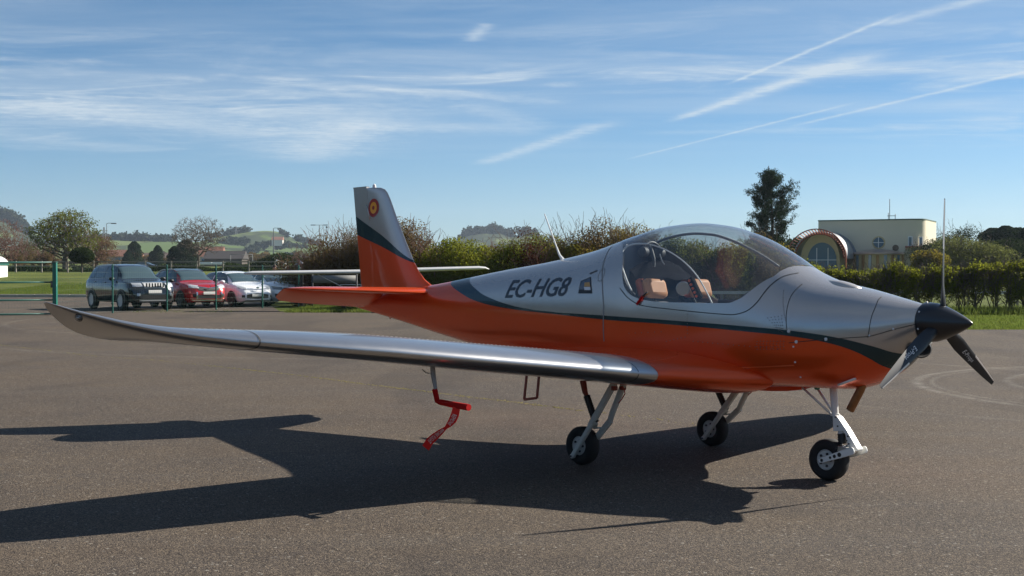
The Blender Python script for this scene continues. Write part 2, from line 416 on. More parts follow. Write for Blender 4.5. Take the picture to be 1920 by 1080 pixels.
M['twig'] = simple('twig_bark', (.11, .082, .062), .9, nscale=1.2, namt=.4)
M['twig_red'] = simple('reddish_twigs', (.13, .062, .045), .9, nscale=1.2, namt=.4)
LEAF = dict(
    hedge=mat_leaf('hedge_leaf', [(.060, .085, .010), (.150, .165, .018), (.13, .115, .022)], .5),
    field=mat_leaf('field_tree_leaf', [(.060, .082, .012), (.115, .130, .018), (.085, .075, .022)], .5),
    sage=mat_leaf('sage_leaf', [(.075, .088, .026), (.12, .13, .042), (.10, .10, .04)], .4),
    spring=mat_leaf('spring_leaf', [(.090, .115, .012), (.17, .18, .022), (.12, .115, .025)], .55),
    olive=mat_leaf('olive_leaf', [(.085, .095, .014), (.180, .150, .024), (.17, .105, .032)], .5),
    brown=mat_leaf('brown_bud', [(.085, .058, .030), (.135, .098, .042), (.10, .075, .03)]),
    dark=mat_leaf('dark_leaf', [(.018, .030, .012), (.038, .055, .018), (.03, .04, .015)], .2),
    pine=mat_leaf('pine_needle', [(.016, .030, .016), (.036, .056, .026), (.026, .038, .018)], .15),
    maroon=mat_leaf('maroon_leaf', [(.045, .014, .012), (.080, .028, .018), (.05, .03, .015)], .3),
    blue=mat_leaf('distant_wood', [(.022, .034, .020), (.040, .054, .028), (.045, .045, .026)], .1))

def branches(rg, H, Rd, trunk_h, levels=5, kids=3, spread=.75, r0=.12, lean=.0, upright=.55):
    """recursive skeleton; returns segments [(p,q,r1,r2)] and tips"""
    seg = []; tips = []
    def go(p, d, L, r, lv):
        q = p + d*L; seg.append((p, q, r, r*.68))
        if lv == 0: tips.append(q); return
        n = kids if lv > 1 else kids+1
        for k in range(n):
            az = 2*math.pi*(k+rg.uniform(0, .8))/n; a = Vector((math.cos(az), math.sin(az), 0))
            t = spread*rg.uniform(.55, 1.25)
            if k == 0 and lv > 1: t *= .4
            perp = a - d*a.dot(d); perp = perp.normalized() if perp.length > 1e-3 else a
            nd = (d*math.cos(t) + perp*math.sin(t)); nd.z += upright*.25; nd.normalize()
            go(q if k < 2 else p + d*L*rg.uniform(.35, .95), nd, L*rg.uniform(.55, .92), r*.62, lv-1)
        if lv <= 2 and rg.random() < .5: tips.append(q)
    go(Vector((0, 0, 0)), Vector((lean, 0, 1)).normalized(), 1.0, .1, levels)
    P = np.array([list(s[1]) for s in seg]); zt = 1.0
    hz = P[:, 2].max(); rr = np.percentile(np.hypot(P[:, 0], P[:, 1]), 96)
    def T(v):
        z = v.z
        zz = z*trunk_h if z < 1 else trunk_h + (z-1)/(hz-1)*(H-trunk_h)
        return Vector((v.x/rr*Rd, v.y/rr*Rd, zz))
    segs = [(T(a), T(b), ra/.1*r0, rb/.1*r0) for a, b, ra, rb in seg]
    return segs, [T(t) for t in tips]
def seg_mesh(segs, minr=.008):
    V = []; F = []
    for a, b, r1, r2 in segs:
        n = 6 if r1 > .04 else 3
        r1 = max(r1, minr); r2 = max(r2, minr*.7)
        t = (b-a).normalized(); u = t.orthogonal().normalized(); v = t.cross(u); k = len(V)
        for c, r in ((a, r1), (b, r2)):
            for i in range(n):
                q = 2*math.pi*i/n; V.append(c + (u*math.cos(q)+v*math.sin(q))*r)
        for i in range(n): F.append((k+i, k+(i+1) % n, k+n+(i+1) % n, k+n+i))
    return V, F
def make_tree(name, loc, H, Rd, trunk_h, label, leafmat, leaf, per_tip, sig, cat='tree', group=None, levels=5, kids=3, spread=.75, r0=.15,
              twig=M['bark'], minr=.01, seed=0, flatz=1.0, twigs=0, upright=.55, part='crown'):
    rg = random.Random(seed); nr = np.random.default_rng(seed+5)
    t = empty(name, loc, rg.uniform(0, 6)); tag(t, label, cat, group)
    segs, tips = branches(rg, H, Rd, trunk_h, levels, kids, spread, r0, upright=upright)
    if twigs:
        ex = []
        for p in tips:
            for k in range(twigs):
                d = Vector((rg.gauss(0, 1), rg.gauss(0, 1), rg.gauss(.5, .8))).normalized(); ex.append((p, p+d*sig*rg.uniform(.6, 1.7), minr, minr*.6))
        segs = segs + ex
    V, F = seg_mesh(segs, minr); fast_mesh('trunk', V, F, twig, t, smooth=False)
    if per_tip:
        T = np.array([list(p) for p in tips]); P = np.repeat(T, per_tip, 0) + nr.normal(size=(len(T)*per_tip, 3))*sig*np.array([1, 1, flatz])
        V, F = leaf_quads(P, leaf, nr)
        tipt = np.repeat(nr.random(len(T)), per_tip)*.6 + nr.random(len(P))*.4
        fast_mesh(part, V, F, leafmat, t, tint=tipt)
    return t
def dome_tree(name, loc, H, Rd, z_low, label, leafmat, leaf, per_tip, sig, seed, n=900, twig=M['bark'], minr=.014, r0=.25, cat='tree', group=None, fork=.22, twigs=2, flat=.9):
    """spreading broad-leaved tree: boughs grow outwards to fill a lumpy dome"""
    nr = np.random.default_rng(seed); t = empty(name, loc); tag(t, label, cat, group)
    cz = (H+z_low)/2; rz = (H-z_low)/2; P = []
    lumps = nr.normal(size=(12, 3)); lumps /= np.linalg.norm(lumps, axis=1)[:, None]
    while len(P) < n:
        d = nr.normal(size=3); d /= np.linalg.norm(d); r = nr.random()**.42
        k = .80+.24*max(0, np.max(lumps @ d)-.55)/.45*1.0
        p = d*r*k*np.array([Rd, Rd, rz]); 
        if d[2] < -.2 and r > .8 and nr.random() < .5: continue
        P.append(p+np.array([0, 0, cz]))
    P = np.array(P); base = np.array([0, 0, H*fork]); P = P[np.argsort(np.linalg.norm((P-base)/np.array([1, 1, .8]), axis=1))]
    nodes = [np.zeros(3), base*.5, base]; par = [-1, 0, 1]
    for p in P:
        A_ = np.array(nodes[2:]); dv = p-A_; dist = np.linalg.norm(dv, axis=1); depth = np.linalg.norm(A_-base, axis=1)
        i = int(np.argmin(dist*1.0+depth*.10))+2; q = nodes[i]; L = dist[i-2]
        if L > .5:
            m = q+(p-q)*.5+nr.normal(size=3)*.06*L+np.array([0, 0, .05*L]); nodes.append(m); par.append(i); nodes.append(p); par.append(len(nodes)-2)
        else: nodes.append(p); par.append(i)
    cnt = np.zeros(len(nodes)); kids_ = np.zeros(len(nodes), int)
    for i in range(len(nodes)-1, 0, -1):
        if kids_[i] == 0: cnt[i] += 1
        cnt[par[i]] += cnt[i]; kids_[par[i]] += 1
    rad = r0*(cnt/cnt[0])**.45; segs = [(Vector(nodes[par[i]]), Vector(nodes[i]), float(rad[par[i]])*.95 if par[i] > 0 else r0*1.15, float(rad[i])) for i in range(1, len(nodes))]
    tips = [nodes[i] for i in range(3, len(nodes)) if kids_[i] == 0]
    for p in tips:
        for k in range(twigs):
            d = nr.normal(size=3)+(p-np.array([0, 0, cz*.8]))/Rd*1.1; d /= np.linalg.norm(d); e = p+d*sig*nr.uniform(.7, 1.8); segs.append((Vector(p), Vector(e), minr*.9, minr*.6))
    V, F = seg_mesh(segs, minr); fast_mesh('trunk', V, F, twig, t)
    if per_tip:
        T = np.array(tips); Q = np.repeat(T, per_tip, 0)+nr.normal(size=(len(T)*per_tip, 3))*sig*np.array([1, 1, .7]); V, F = leaf_quads(Q, leaf, nr)
        fast_mesh('crown', V, F, leafmat, t, tint=np.repeat(nr.random(len(T)), per_tip)*.6+nr.random(len(Q))*.4)
    return t
def blob_points(nr, n, rad, base=.45, lumps=9, lumpr=.42):
    """points in a lumpy crown: leaves cluster on the lumps' shells so gaps stay between them"""
    C_ = nr.normal(size=(lumps, 3)); C_ /= np.linalg.norm(C_, axis=1)[:, None]; C_ *= nr.uniform(.25, .72, (lumps, 1))
    i = nr.integers(0, lumps, n); d = nr.normal(size=(n, 3)); d /= np.linalg.norm(d, axis=1)[:, None]
    p = C_[i] + d*lumpr*(nr.uniform(0, 1, (n, 1))**.45)*nr.uniform(.7, 1.15, (lumps, 1))[i]
    return p*np.array(rad), i/lumps
def shrub(name, X, Y, H, wd, dp, label, leafmat, n, leaf=.09, group=None, z0=None, low=.15, seed=1, stems=5, twig=M['bark'], topmat=None, ntop=0, bare=0, minr=.012, cat='shrub', baretop=.5):
    nr = np.random.default_rng(seed); rg = random.Random(seed); z0 = th(X, Y) if z0 is None else z0
    t = empty(name, (X, Y, z0)); tag(t, label, cat, group)
    V = []; F = []
    segs = []
    for k in range(stems):
        a = rg.uniform(0, 6.28); b = Vector((math.cos(a)*wd*.08, math.sin(a)*dp*.08, -.05)); p = b
        d = Vector((math.cos(a)*wd*.5*rg.uniform(.2, 1), math.sin(a)*dp*.5*rg.uniform(.2, 1), H*.9)).normalized(); L = H*.195; r = .035*H/2.2
        for j in range(4):
            q = p + d*L; segs.append((p, q, r, r*.72)); r *= .72
            for m_ in range(3):
                d2 = (d + Vector((rg.gauss(0, .6), rg.gauss(0, .6), rg.gauss(.1, .3)))).normalized(); q2 = q + d2*L*rg.uniform(.7, 1.3); segs.append((q, q2, r*.5, r*.3))
                d3 = (d2 + Vector((rg.gauss(0, .6), rg.gauss(0, .6), rg.gauss(.1, .3)))).normalized(); segs.append((q2, q2+d3*L*.8, r*.3, minr*.6))
            d = (d + Vector((rg.gauss(0, .25), rg.gauss(0, .25), rg.gauss(0, .1)))).normalized(); p = q
    for k in range(bare):
        a = nr.random()*6.28; rr = nr.random()**.5
        p = Vector((math.cos(a)*wd*.5*rr, math.sin(a)*dp*.5*rr, H*rg.uniform(.4, .85))); d = Vector((p.x*.35, p.y*.35, H*.35)).normalized()
        for j in range(3):
            q = p + d*H*rg.uniform(.06, .12); segs.append((p, q, minr, minr*.8)); 
            d2 = (d + Vector((rg.gauss(0, .6), rg.gauss(0, .6), .1))).normalized(); segs.append((q, q+d2*H*.07, minr*.8, minr*.6))
            d = (d + Vector((rg.gauss(0, .3), rg.gauss(0, .3), .1))).normalized(); p = q
    V, F = seg_mesh(segs, minr); fast_mesh('stem', V, F, twig, t)
    hh = H*(1-low)
    P, li = blob_points(nr, n, (wd*.62, dp*.62, hh*.60), lumps=14, lumpr=.5); P[:, 2] += H*low + hh*.5
    P = P[(P[:, 2] > H*low*.6)]; tint = nr.random(len(P))*.6+.2*(np.sin(P[:, 0]*3)+1)
    V, F = leaf_quads(P, leaf, nr); fast_mesh('crown', V, F, leafmat, t, tint=tint)
    if ntop:
        P, li = blob_points(nr, ntop, (wd*.62, dp*.62, hh*.22), lumps=16, lumpr=.45); P[:, 2] += H*.88
        # upright young shoots
        V, F = leaf_quads(P, leaf*.9, nr); fast_mesh('new_shoots', V, F, topmat, t, tint=nr.random(len(P)))
    return t

# ================================================================== the light aircraft
ACA = 0.8371; ROLL = .0388; ACO = Vector((1.160, 10.5948, 0))
AC_EUL = (-ROLL, 0, -ACA)
plane = empty('light_aircraft', ACO); plane.rotation_euler = AC_EUL   # stands a little low on its left leg
tag(plane, 'low-wing silver and orange light aircraft with bubble canopy and black three-blade propeller', 'light aircraft')
import mathutils
AC_ROT = mathutils.Euler(AC_EUL, 'XYZ').to_matrix(); AC_INV = AC_ROT.inverted()
def to_ac(P): return AC_INV @ (P-ACO)
def from_ac(p): return ACO + AC_ROT @ Vector(p)
CAM_AC = to_ac(Vector((0, 0, CAMH)))
def ac_ray(px, py): return AC_INV @ ray(px, py)
def A(px, py, y):
    d = ac_ray(px, py); return CAM_AC + d*((y-CAM_AC.y)/d.y)
DX, DZ = -.040, .016
_fT = pchip([-4.25, -3.6, -3.3, -2.9, -2.39, -1.84, -1.18, -.58, -.14, .21, .49, .76, 1.07, 1.32, 1.51, 1.745, 2.1, 2.49],
           [1.30, 1.318, 1.335, 1.366, 1.432, 1.508, 1.589, 1.686, 1.80, 1.872, 1.888, 1.862, 1.775, 1.655, 1.542, 1.446, 1.370, 1.275])
_fB = pchip([-4.25, -4.0, -3.6, -2.64, -1.76, -.8, .1, .97, 1.5, 1.93, 2.1, 2.27, 2.40, 2.49], [1.13, 1.09, 1.03, .875, .755, .69, .615, .625, .66, .672, .712, .80, .905, 1.03])
_fW = pchip([-4.25, -3.6, -3, -2, -1, -.3, .3, .9, 1.4, 1.72, 2.1, 2.35, 2.49], [.035, .10, .165, .28, .40, .49, .54, .55, .51, .46, .355, .24, .135])
_fC = pchip([-4.25, -3, -2, -1, .3, 1.4, 1.72, 2.1, 2.49], [1.21, 1.19, 1.16, 1.14, 1.13, 1.09, 1.075, 1.09, 1.155])
def fT(x): return _fT(x-DX)+DZ
def fB(x): return _fB(x-DX)+.003
def fW(x): return _fW(x-DX)
def fC(x): return _fC(x-DX)+.01
fNT = pchip([-4.25, -1.5, 0, 1.3, 1.9, 2.49], [2.0, 2.2, 2.05, 2.05, 2.1, 2.0])
fNB = pchip([-4.25, -1.5, 0, 1.4, 2.0, 2.49], [2.1, 2.5, 2.9, 2.9, 2.5, 2.0])
def hull(x, phi, off=0.0, side=-1):
    """point of the hull at station x; phi -90 (keel) .. 90 (top)"""
    s, c = math.sin(phi), math.cos(phi); zc = fC(x)
    if s >= 0: n = fNT(x); H = fT(x)-zc
    else: n = fNB(x); H = zc-fB(x)
    y = (fW(x)-off*-1)*abs(c)**(2/n) if c > 1e-6 else 0.0
    return Vector((x, side*y, zc + math.copysign((H+off)*abs(s)**(2/n), s)))
def y_at(x, z, off=0.0):
    zc = fC(x)
    if z >= zc: n = fNT(x); H = fT(x)-zc
    else: n = fNB(x); H = zc-fB(x)
    r = min(1, abs((z-zc)/(H+off))); return (fW(x)+off)*(1-r**n)**(1/n)
def phi_at(x, z):
    zc = fC(x)
    if z >= zc: n = fNT(x); H = fT(x)-zc
    else: n = fNB(x); H = zc-fB(x)
    return math.copysign(math.asin(min(1, abs((z-zc)/H))**(n/2)), z-zc)
def S(px, py):
    """where the line of sight through a photo pixel meets the near side of the hull -> (x, z)"""
    d = ac_ray(px, py); lo = None
    t0 = (-.75-CAM_AC.y)/d.y; t1 = (0-CAM_AC.y)/d.y
    for i in range(121):
        t = t0+(t1-t0)*i/120; p = CAM_AC + d*t
        if -p.y <= y_at(p.x, p.z) and fB(p.x) < p.z < fT(p.x): return (p.x, p.z)
    p = CAM_AC + d*t1; return (p.x, p.z)
STRIPE_TOP = [(-4.6, 2.95), (-2.62, 2.9), (-2.42, 1.56)] + [S(*q) for q in [(900, 548), (925, 561), (950, 570), (990, 579), (1030, 584), (1140, 592), (1250, 600), (1400, 612), (1500, 622), (1580, 635), (1640, 650), (1690, 663)]] + [(3.0, .93)]
STRIPE_BOT = [(-4.6, 2.9), (-2.95, 2.85), (-2.72, 1.50)] + [S(*q) for q in [(870, 553), (900, 567), (950, 578), (1040, 589), (1140, 600), (1250, 608), (1400, 622), (1500, 633), (1560, 645), (1600, 658), (1630, 672), (1675, 692)]] + [(3.0, .55)]
M['livery'] = livery('hull_paint', STRIPE_TOP, STRIPE_BOT)
M['orange'] = livery('orange_paint', [(-4.6, 2.95), (3, 2.95)], [(-4.6, 2.9), (3, 2.9)])

_ZS = pchip([-.28, -.16, -.055, .02, .07, .115, .17, .27, .43, .61, 1.20, 1.31, 1.385, 1.445, 1.495, 1.53],
           [1.785, 1.755, 1.705, 1.64, 1.56, 1.46, 1.37, 1.305, 1.272, 1.262, 1.266, 1.305, 1.375, 1.44, 1.485, 1.51])
def ZS(x): return _ZS(x+.06)
XR, XF = -.34, 1.47
def phis(x):
    if x <= XR or x >= XF: return math.pi/2
    p = phi_at(x, min(ZS(x), fT(x)-.0005)); e = min((x-XR)/.07, (XF-x)/.05, 1); return p*e + math.pi/2*(1-e)
xs_all = sorted(set([round(v, 4) for v in np.concatenate([np.arange(-4.29, -.34, .06), np.arange(-.34, .40, .01), np.arange(.40, 1.16, .04), np.arange(1.16, 1.545, .01), np.arange(1.56, 2.36, .04), np.arange(2.36, 2.452, .012), [1.47, 1.54, 2.45]])]))
def build_hull():
    rings = []; NB = 26
    for x in xs_all:
        ps = phis(x); ring = []
        for k in range(NB+1): ring.append(hull(x, -math.pi/2 + (ps+math.pi/2)*k/NB))
        for k in range(NB, -1, -1): ring.append(hull(x, -math.pi/2 + (ps+math.pi/2)*k/NB, side=1))
        rings.append(ring)
    n = len(rings[0]); V = [p for r in rings for p in r]; F = []
    for i in range(len(rings)-1):
        for j in range(n):
            if j == NB and (XR < xs_all[i] < XF or XR < xs_all[i+1] < XF): continue
            F.append((i*n+j, i*n+(j+1) % n, (i+1)*n+(j+1) % n, (i+1)*n+j))
    F.append(tuple(range(n))); F.append(tuple((len(rings)-1)*n+j for j in range(n))[::-1])
    me = bpy.data.meshes.new('fuselage'); me.from_pydata(V, [], F)
    b = bmesh.new(); b.from_mesh(me); bmesh.ops.remove_doubles(b, verts=b.verts, dist=.0004); bmesh.ops.recalc_face_normals(b, faces=b.faces); b.to_mesh(me); b.free()
    me.materials.append(M['livery']); me.polygons.foreach_set('use_smooth', [True]*len(me.polygons))
    o = bpy.data.objects.new('fuselage', me); link(o, plane)
    # glass bubble
    gx = [x for x in xs_all if XR < x < XF]; NG = 30; V = []; F = []
    for x in gx:
        ps = phis(x)
        for k in range(NG*2+1):
            ph = ps + (math.pi-2*ps)*k/(NG*2)
            V.append(hull(x, ph if ph <= math.pi/2 else math.pi-ph, .0015, -1 if ph <= math.pi/2 else 1))
    n = NG*2+1
    for i in range(len(gx)-1):
        for j in range(n-1): F.append((i*n+j, i*n+j+1, (i+1)*n+j+1, (i+1)*n+j))
    me = bpy.data.meshes.new('canopy_glass'); me.from_pydata(V, [], F); me.materials.append(M['canopy_glass'])
    me.polygons.foreach_set('use_smooth', [True]*len(me.polygons)); g = bpy.data.objects.new('canopy', me); link(g, plane)
    # cockpit lining inside the shell
    rings = []
    for x in [v for v in xs_all if -.38 <= v <= 1.70][::3]:
        ps = phis(x) if XR < x < XF else math.pi/2; ring = []
        for k in range(17): ring.append(hull(x, -math.pi/2+(ps+math.pi/2)*k/16, -.022))
        for k in range(16, -1, -1): ring.append(hull(x, -math.pi/2+(ps+math.pi/2)*k/16, -.022, 1))
        rings.append(ring)
    n = len(rings[0]); V = [p for r in rings for p in r]; F = []
    for i in range(len(rings)-1):
        xa, xb = rings[i][0].x, rings[i+1][0].x
        for j in range(n-1):
            if j == 16 and (XR < xa < XF or XR < xb < XF): continue
            F.append((i*n+j, i*n+j+1, (i+1)*n+j+1, (i+1)*n+j))
    F.append(tuple(range(n))); F.append(tuple((len(rings)-1)*n+j for j in range(n))[::-1])
    me = bpy.data.meshes.new('cockpit_lining'); me.from_pydata(V, [], F); me.materials.append(M['mid_grey']); me.polygons.foreach_set('use_smooth', [True]*len(me.polygons))
    link(bpy.data.objects.new('cockpit_lining', me), plane)
    return o, g
fus, canopy = build_hull()

def strip_on_hull(pts, width, m, name, parent, off=.002, both=True, closed=False):
    """thin ribbon lying on the hull along side-view points (x, z)"""
    for side in ((-1, 1) if both else (-1,)):
        P = [Vector((x, side*y_at(x, z, off), z)) for x, z in pts]; V = []; F = []
        nn = len(P)
        for i, p in enumerate(P):
            a = P[(i-1) % nn] if closed else P[max(i-1, 0)]; b = P[(i+1) % nn] if closed else P[min(i+1, nn-1)]
            t = (b-a).normalized()
            zc = fC(p.x); nrm = Vector((0, side*max(abs(p.y), .02)/fW(p.x)**2, (p.z-zc)/max(.1, (fT(p.x)-zc))**2)).normalized()
            q = t.cross(nrm).normalized()*width/2; V += [p+q, p-q]
        for i in range(nn if closed else nn-1):
            a, b = 2*i, 2*((i+1) % nn); F.append((a, b, b+1, a+1))
        me = bpy.data.meshes.new(name); me.from_pydata(V, [], F); me.materials.append(m); link(bpy.data.objects.new(name, me), parent)
def dense(pts, k=6):
    X = np.linspace(0, len(pts)-1, (len(pts)-1)*k+1); f0 = pchip(range(len(pts)), [p[0] for p in pts]); f1 = pchip(range(len(pts)), [p[1] for p in pts])
    return [(f0(t), f1(t)) for t in X]
# seams and panel lines
strip_on_hull(dense([S(*q) for q in [(1163, 540), (1180, 560), (1205, 573), (1260, 580), (1340, 588), (1370, 590), (1398, 584), (1420, 566), (1445, 535), (1470, 518), (1500, 511)]]), .006, M['seam'], 'canopy_seam', fus)
strip_on_hull(dense([S(*q) for q in [(1150, 460), (1137, 480), (1131, 500), (1130, 540), (1132, 585), (1133, 640)]]), .010, M['mid_grey'], 'joint_line', fus)
strip_on_hull(dense([S(*q) for q in [(1655, 556), (1640, 580), (1631, 610), (1628, 634)]]), .005, M['seam'], 'panel_line', fus)
strip_on_hull(dense([S(*q) for q in [(1506, 532), (1484, 555), (1475, 590), (1476, 618)]]), .004, M['seam'], 'panel_line', fus)
strip_on_hull(dense([S(*q) for q in [(1480, 643), (1540, 637), (1600, 633), (1628, 631), (1680, 617), (1728, 604)]]), .005, M['seam'], 'panel_line', fus)
strip_on_hull(dense([S(*q) for q in [(1370, 690), (1430, 688), (1490, 685)]], 4), .012, simple('orange_ridge', (.75, .12, .03), .3, 0, .5), 'cowl_ridge', fus)
# fasteners on the cowl
for q in [(1479, 621), (1493, 641), (1549, 636), (1488, 650), (1491, 679), (1630, 629), (1675, 617), (1502, 707)]:
    x, z = S(*q); r = .011 if q[0] in (1479, 1493, 1549) else .006
    MB().lathe([(-y_at(x, z)-.004, .0001), (-y_at(x, z)-.004, r), (-y_at(x, z)+.003, r*1.1)], 10, 'y', (x, 0, z)).build('fastener', M['letter_white'], fus)
# rivet rows
mb = MB()
def rivets(a, b, n):
    for i in range(n):
        x = a[0]+(b[0]-a[0])*i/max(1, n-1); z = a[1]+(b[1]-a[1])*i/max(1, n-1)
        if fB(x)+.01 < z < fT(x)-.005:
            y = y_at(x, z); mb.box((x, -y, z), (.006, .004, .006))
for i in range(6): rivets(S(1440+i*4, 596+i*0.5+i*4), S(1466+i*.5, 592+i*6), 5)
for i in range(4): rivets(S(1420, 640+i*5), S(1470, 640+i*5), 9)
rivets(S(1290, 583), S(1290, 625), 8); rivets(S(1300, 640), S(1470, 655), 18); rivets(S(1250, 640), S(1285, 632), 6)
rivets(S(1470, 545), S(1473, 600), 14); rivets(S(1180, 625), S(1240, 622), 6)
mb.build('rivet_rows', simple('rivet', (.12, .10, .09), .5), fus)['kind'] = 'stuff'
# registration lettering following the hull
def lettering(text, x0, x1, zb, zt, rise, shear, m, name, parent, side=-1, extrude=.0):
    cu = bpy.data.curves.new(name, 'FONT'); cu.body = text; cu.shear = shear; cu.offset = .012; cu.resolution_u = 4
    t = bpy.data.objects.new(name, cu); C.objects.link(t); dg = bpy.context.evaluated_depsgraph_get(); dg.update()
    me = bpy.data.meshes.new_from_object(t.evaluated_get(dg)); bpy.data.objects.remove(t)
    b = bmesh.new(); b.from_mesh(me)
    for k in range(1, 8):
        bmesh.ops.bisect_plane(b, geom=b.verts[:]+b.edges[:]+b.faces[:], plane_co=(0, k*.1, 0), plane_no=(0, 1, 0))
    xsv = [v.co.x for v in b.verts]; ysv = [v.co.y for v in b.verts]; a0, a1, b0, b1 = min(xsv), max(xsv), min(ysv), max(ysv)
    for k in range(1, 24):
        bmesh.ops.bisect_plane(b, geom=b.verts[:]+b.edges[:]+b.faces[:], plane_co=(a0+(a1-a0)*k/24, 0, 0), plane_no=(1, 0, 0))
    for v in b.verts:
        u = (v.co.x-a0)/(a1-a0); h = (v.co.y-b0)/(b1-b0)
        uu = u if side < 0 else 1-u
        x = x0+(x1-x0)*uu; z = zb + rise*(x-x0)/(x1-x0) + (zt-zb)*h
        v.co = Vector((x, side*y_at(x, z, .003), z))
    b.to_mesh(me); b.free(); me.name = name; me.materials.clear(); me.materials.append(m)
    return link(bpy.data.objects.new(name, me), parent)
pa, pb, pc, pd = S(947, 559), S(1066, 555), S(960, 526), S(1073, 522)
for sd in (-1, 1):
    lettering('EC-HG8', pa[0], pd[0], pa[1], pc[1]+.004, pb[1]-pa[1], .26, M['decal_black'], 'registration', fus, sd)
# small side window / badge aft of the canopy
def patch_on_hull(corners, m, name, parent, off=.0035, nx=5, nz=5, side=-1):
    (a, b_, c, d) = corners; V = []; F = []
    for i in range(nz+1):
        for j in range(nx+1):
            u, v = j/nx, i/nz
            x = (a[0]*(1-u)+b_[0]*u)*(1-v)+(d[0]*(1-u)+c[0]*u)*v; z = (a[1]*(1-u)+b_[1]*u)*(1-v)+(d[1]*(1-u)+c[1]*u)*v
            V.append((x, side*y_at(x, z, off), z))
    for i in range(nz):
        for j in range(nx): k = i*(nx+1)+j; F.append((k, k+1, k+nx+2, k+nx+1))
    me = bpy.data.meshes.new(name); me.from_pydata(V, [], F); me.materials.append(m); me.polygons.foreach_set('use_smooth', [True]*len(me.polygons)); return link(bpy.data.objects.new(name, me), parent)
for sd in (-1, 1):
    patch_on_hull([S(1085, 550), S(1111, 550), S(1109, 519), S(1090, 527)], M['black'], 'side_window_frame', fus, side=sd)
    wf = patch_on_hull([S(1087, 543), S(1109, 543), S(1108, 521), S(1091, 528)], simple('side_window', (.05, .07, .10), .05, 0, .6), 'side_window', fus, .005, side=sd)
    patch_on_hull([S(1097, 544), S(1109, 544), S(1108, 538), S(1097, 538)], M['letter_white'], 'sticker', wf, .007, side=sd)
    patch_on_hull([S(1097, 537.5), S(1108, 537.5), S(1107, 529), S(1098, 530)], simple('sticker_tan', (.5, .28, .09), .5), 'sticker', wf, .007, side=sd)
# little round hatch and slot
strip_on_hull([(S(1128, 515)[0]+.035*math.cos(t), S(1128, 515)[1]+.055*math.sin(t)) for t in np.linspace(0, 6.283, 20)[:-1]], .005, M['mid_grey'], 'hatch_ring', fus, closed=True)
strip_on_hull([S(1106, 513), S(1113, 510), S(1120, 507)], .012, M['dark_grey'], 'slot', fus, .003)
# cowl bulge on top, chin intake, side scoop
mb = MB(); rings = []
for i in range(9):
    t = i/8; x = 1.98-.30*t+.0; r = .05*math.sin(math.pi*(.12+.86*t))**.8
    rings.append([Vector((x, -.06+r*math.cos(a)*1.5, fT(x)-.020+r*.75*math.sin(a))) for a in np.linspace(0, 2*math.pi, 13)[:-1]])
# bump sits on the upper right of the cowl
mb.loft(rings).build('cowl_bulge', M['silver'], fus, auto=False)
mb = MB(); rings = []
for x, rr in [(2.30, .05), (2.38, .095), (2.43, .10), (2.435, .085), (2.39, .07)]:
    rings.append([Vector((x, rr*1.35*math.cos(a), .985+rr*.62*math.sin(a))) for a in np.linspace(0, 2*math.pi, 21)[:-1]])
mb.loft(rings).build('air_intake', M['black'], fus)

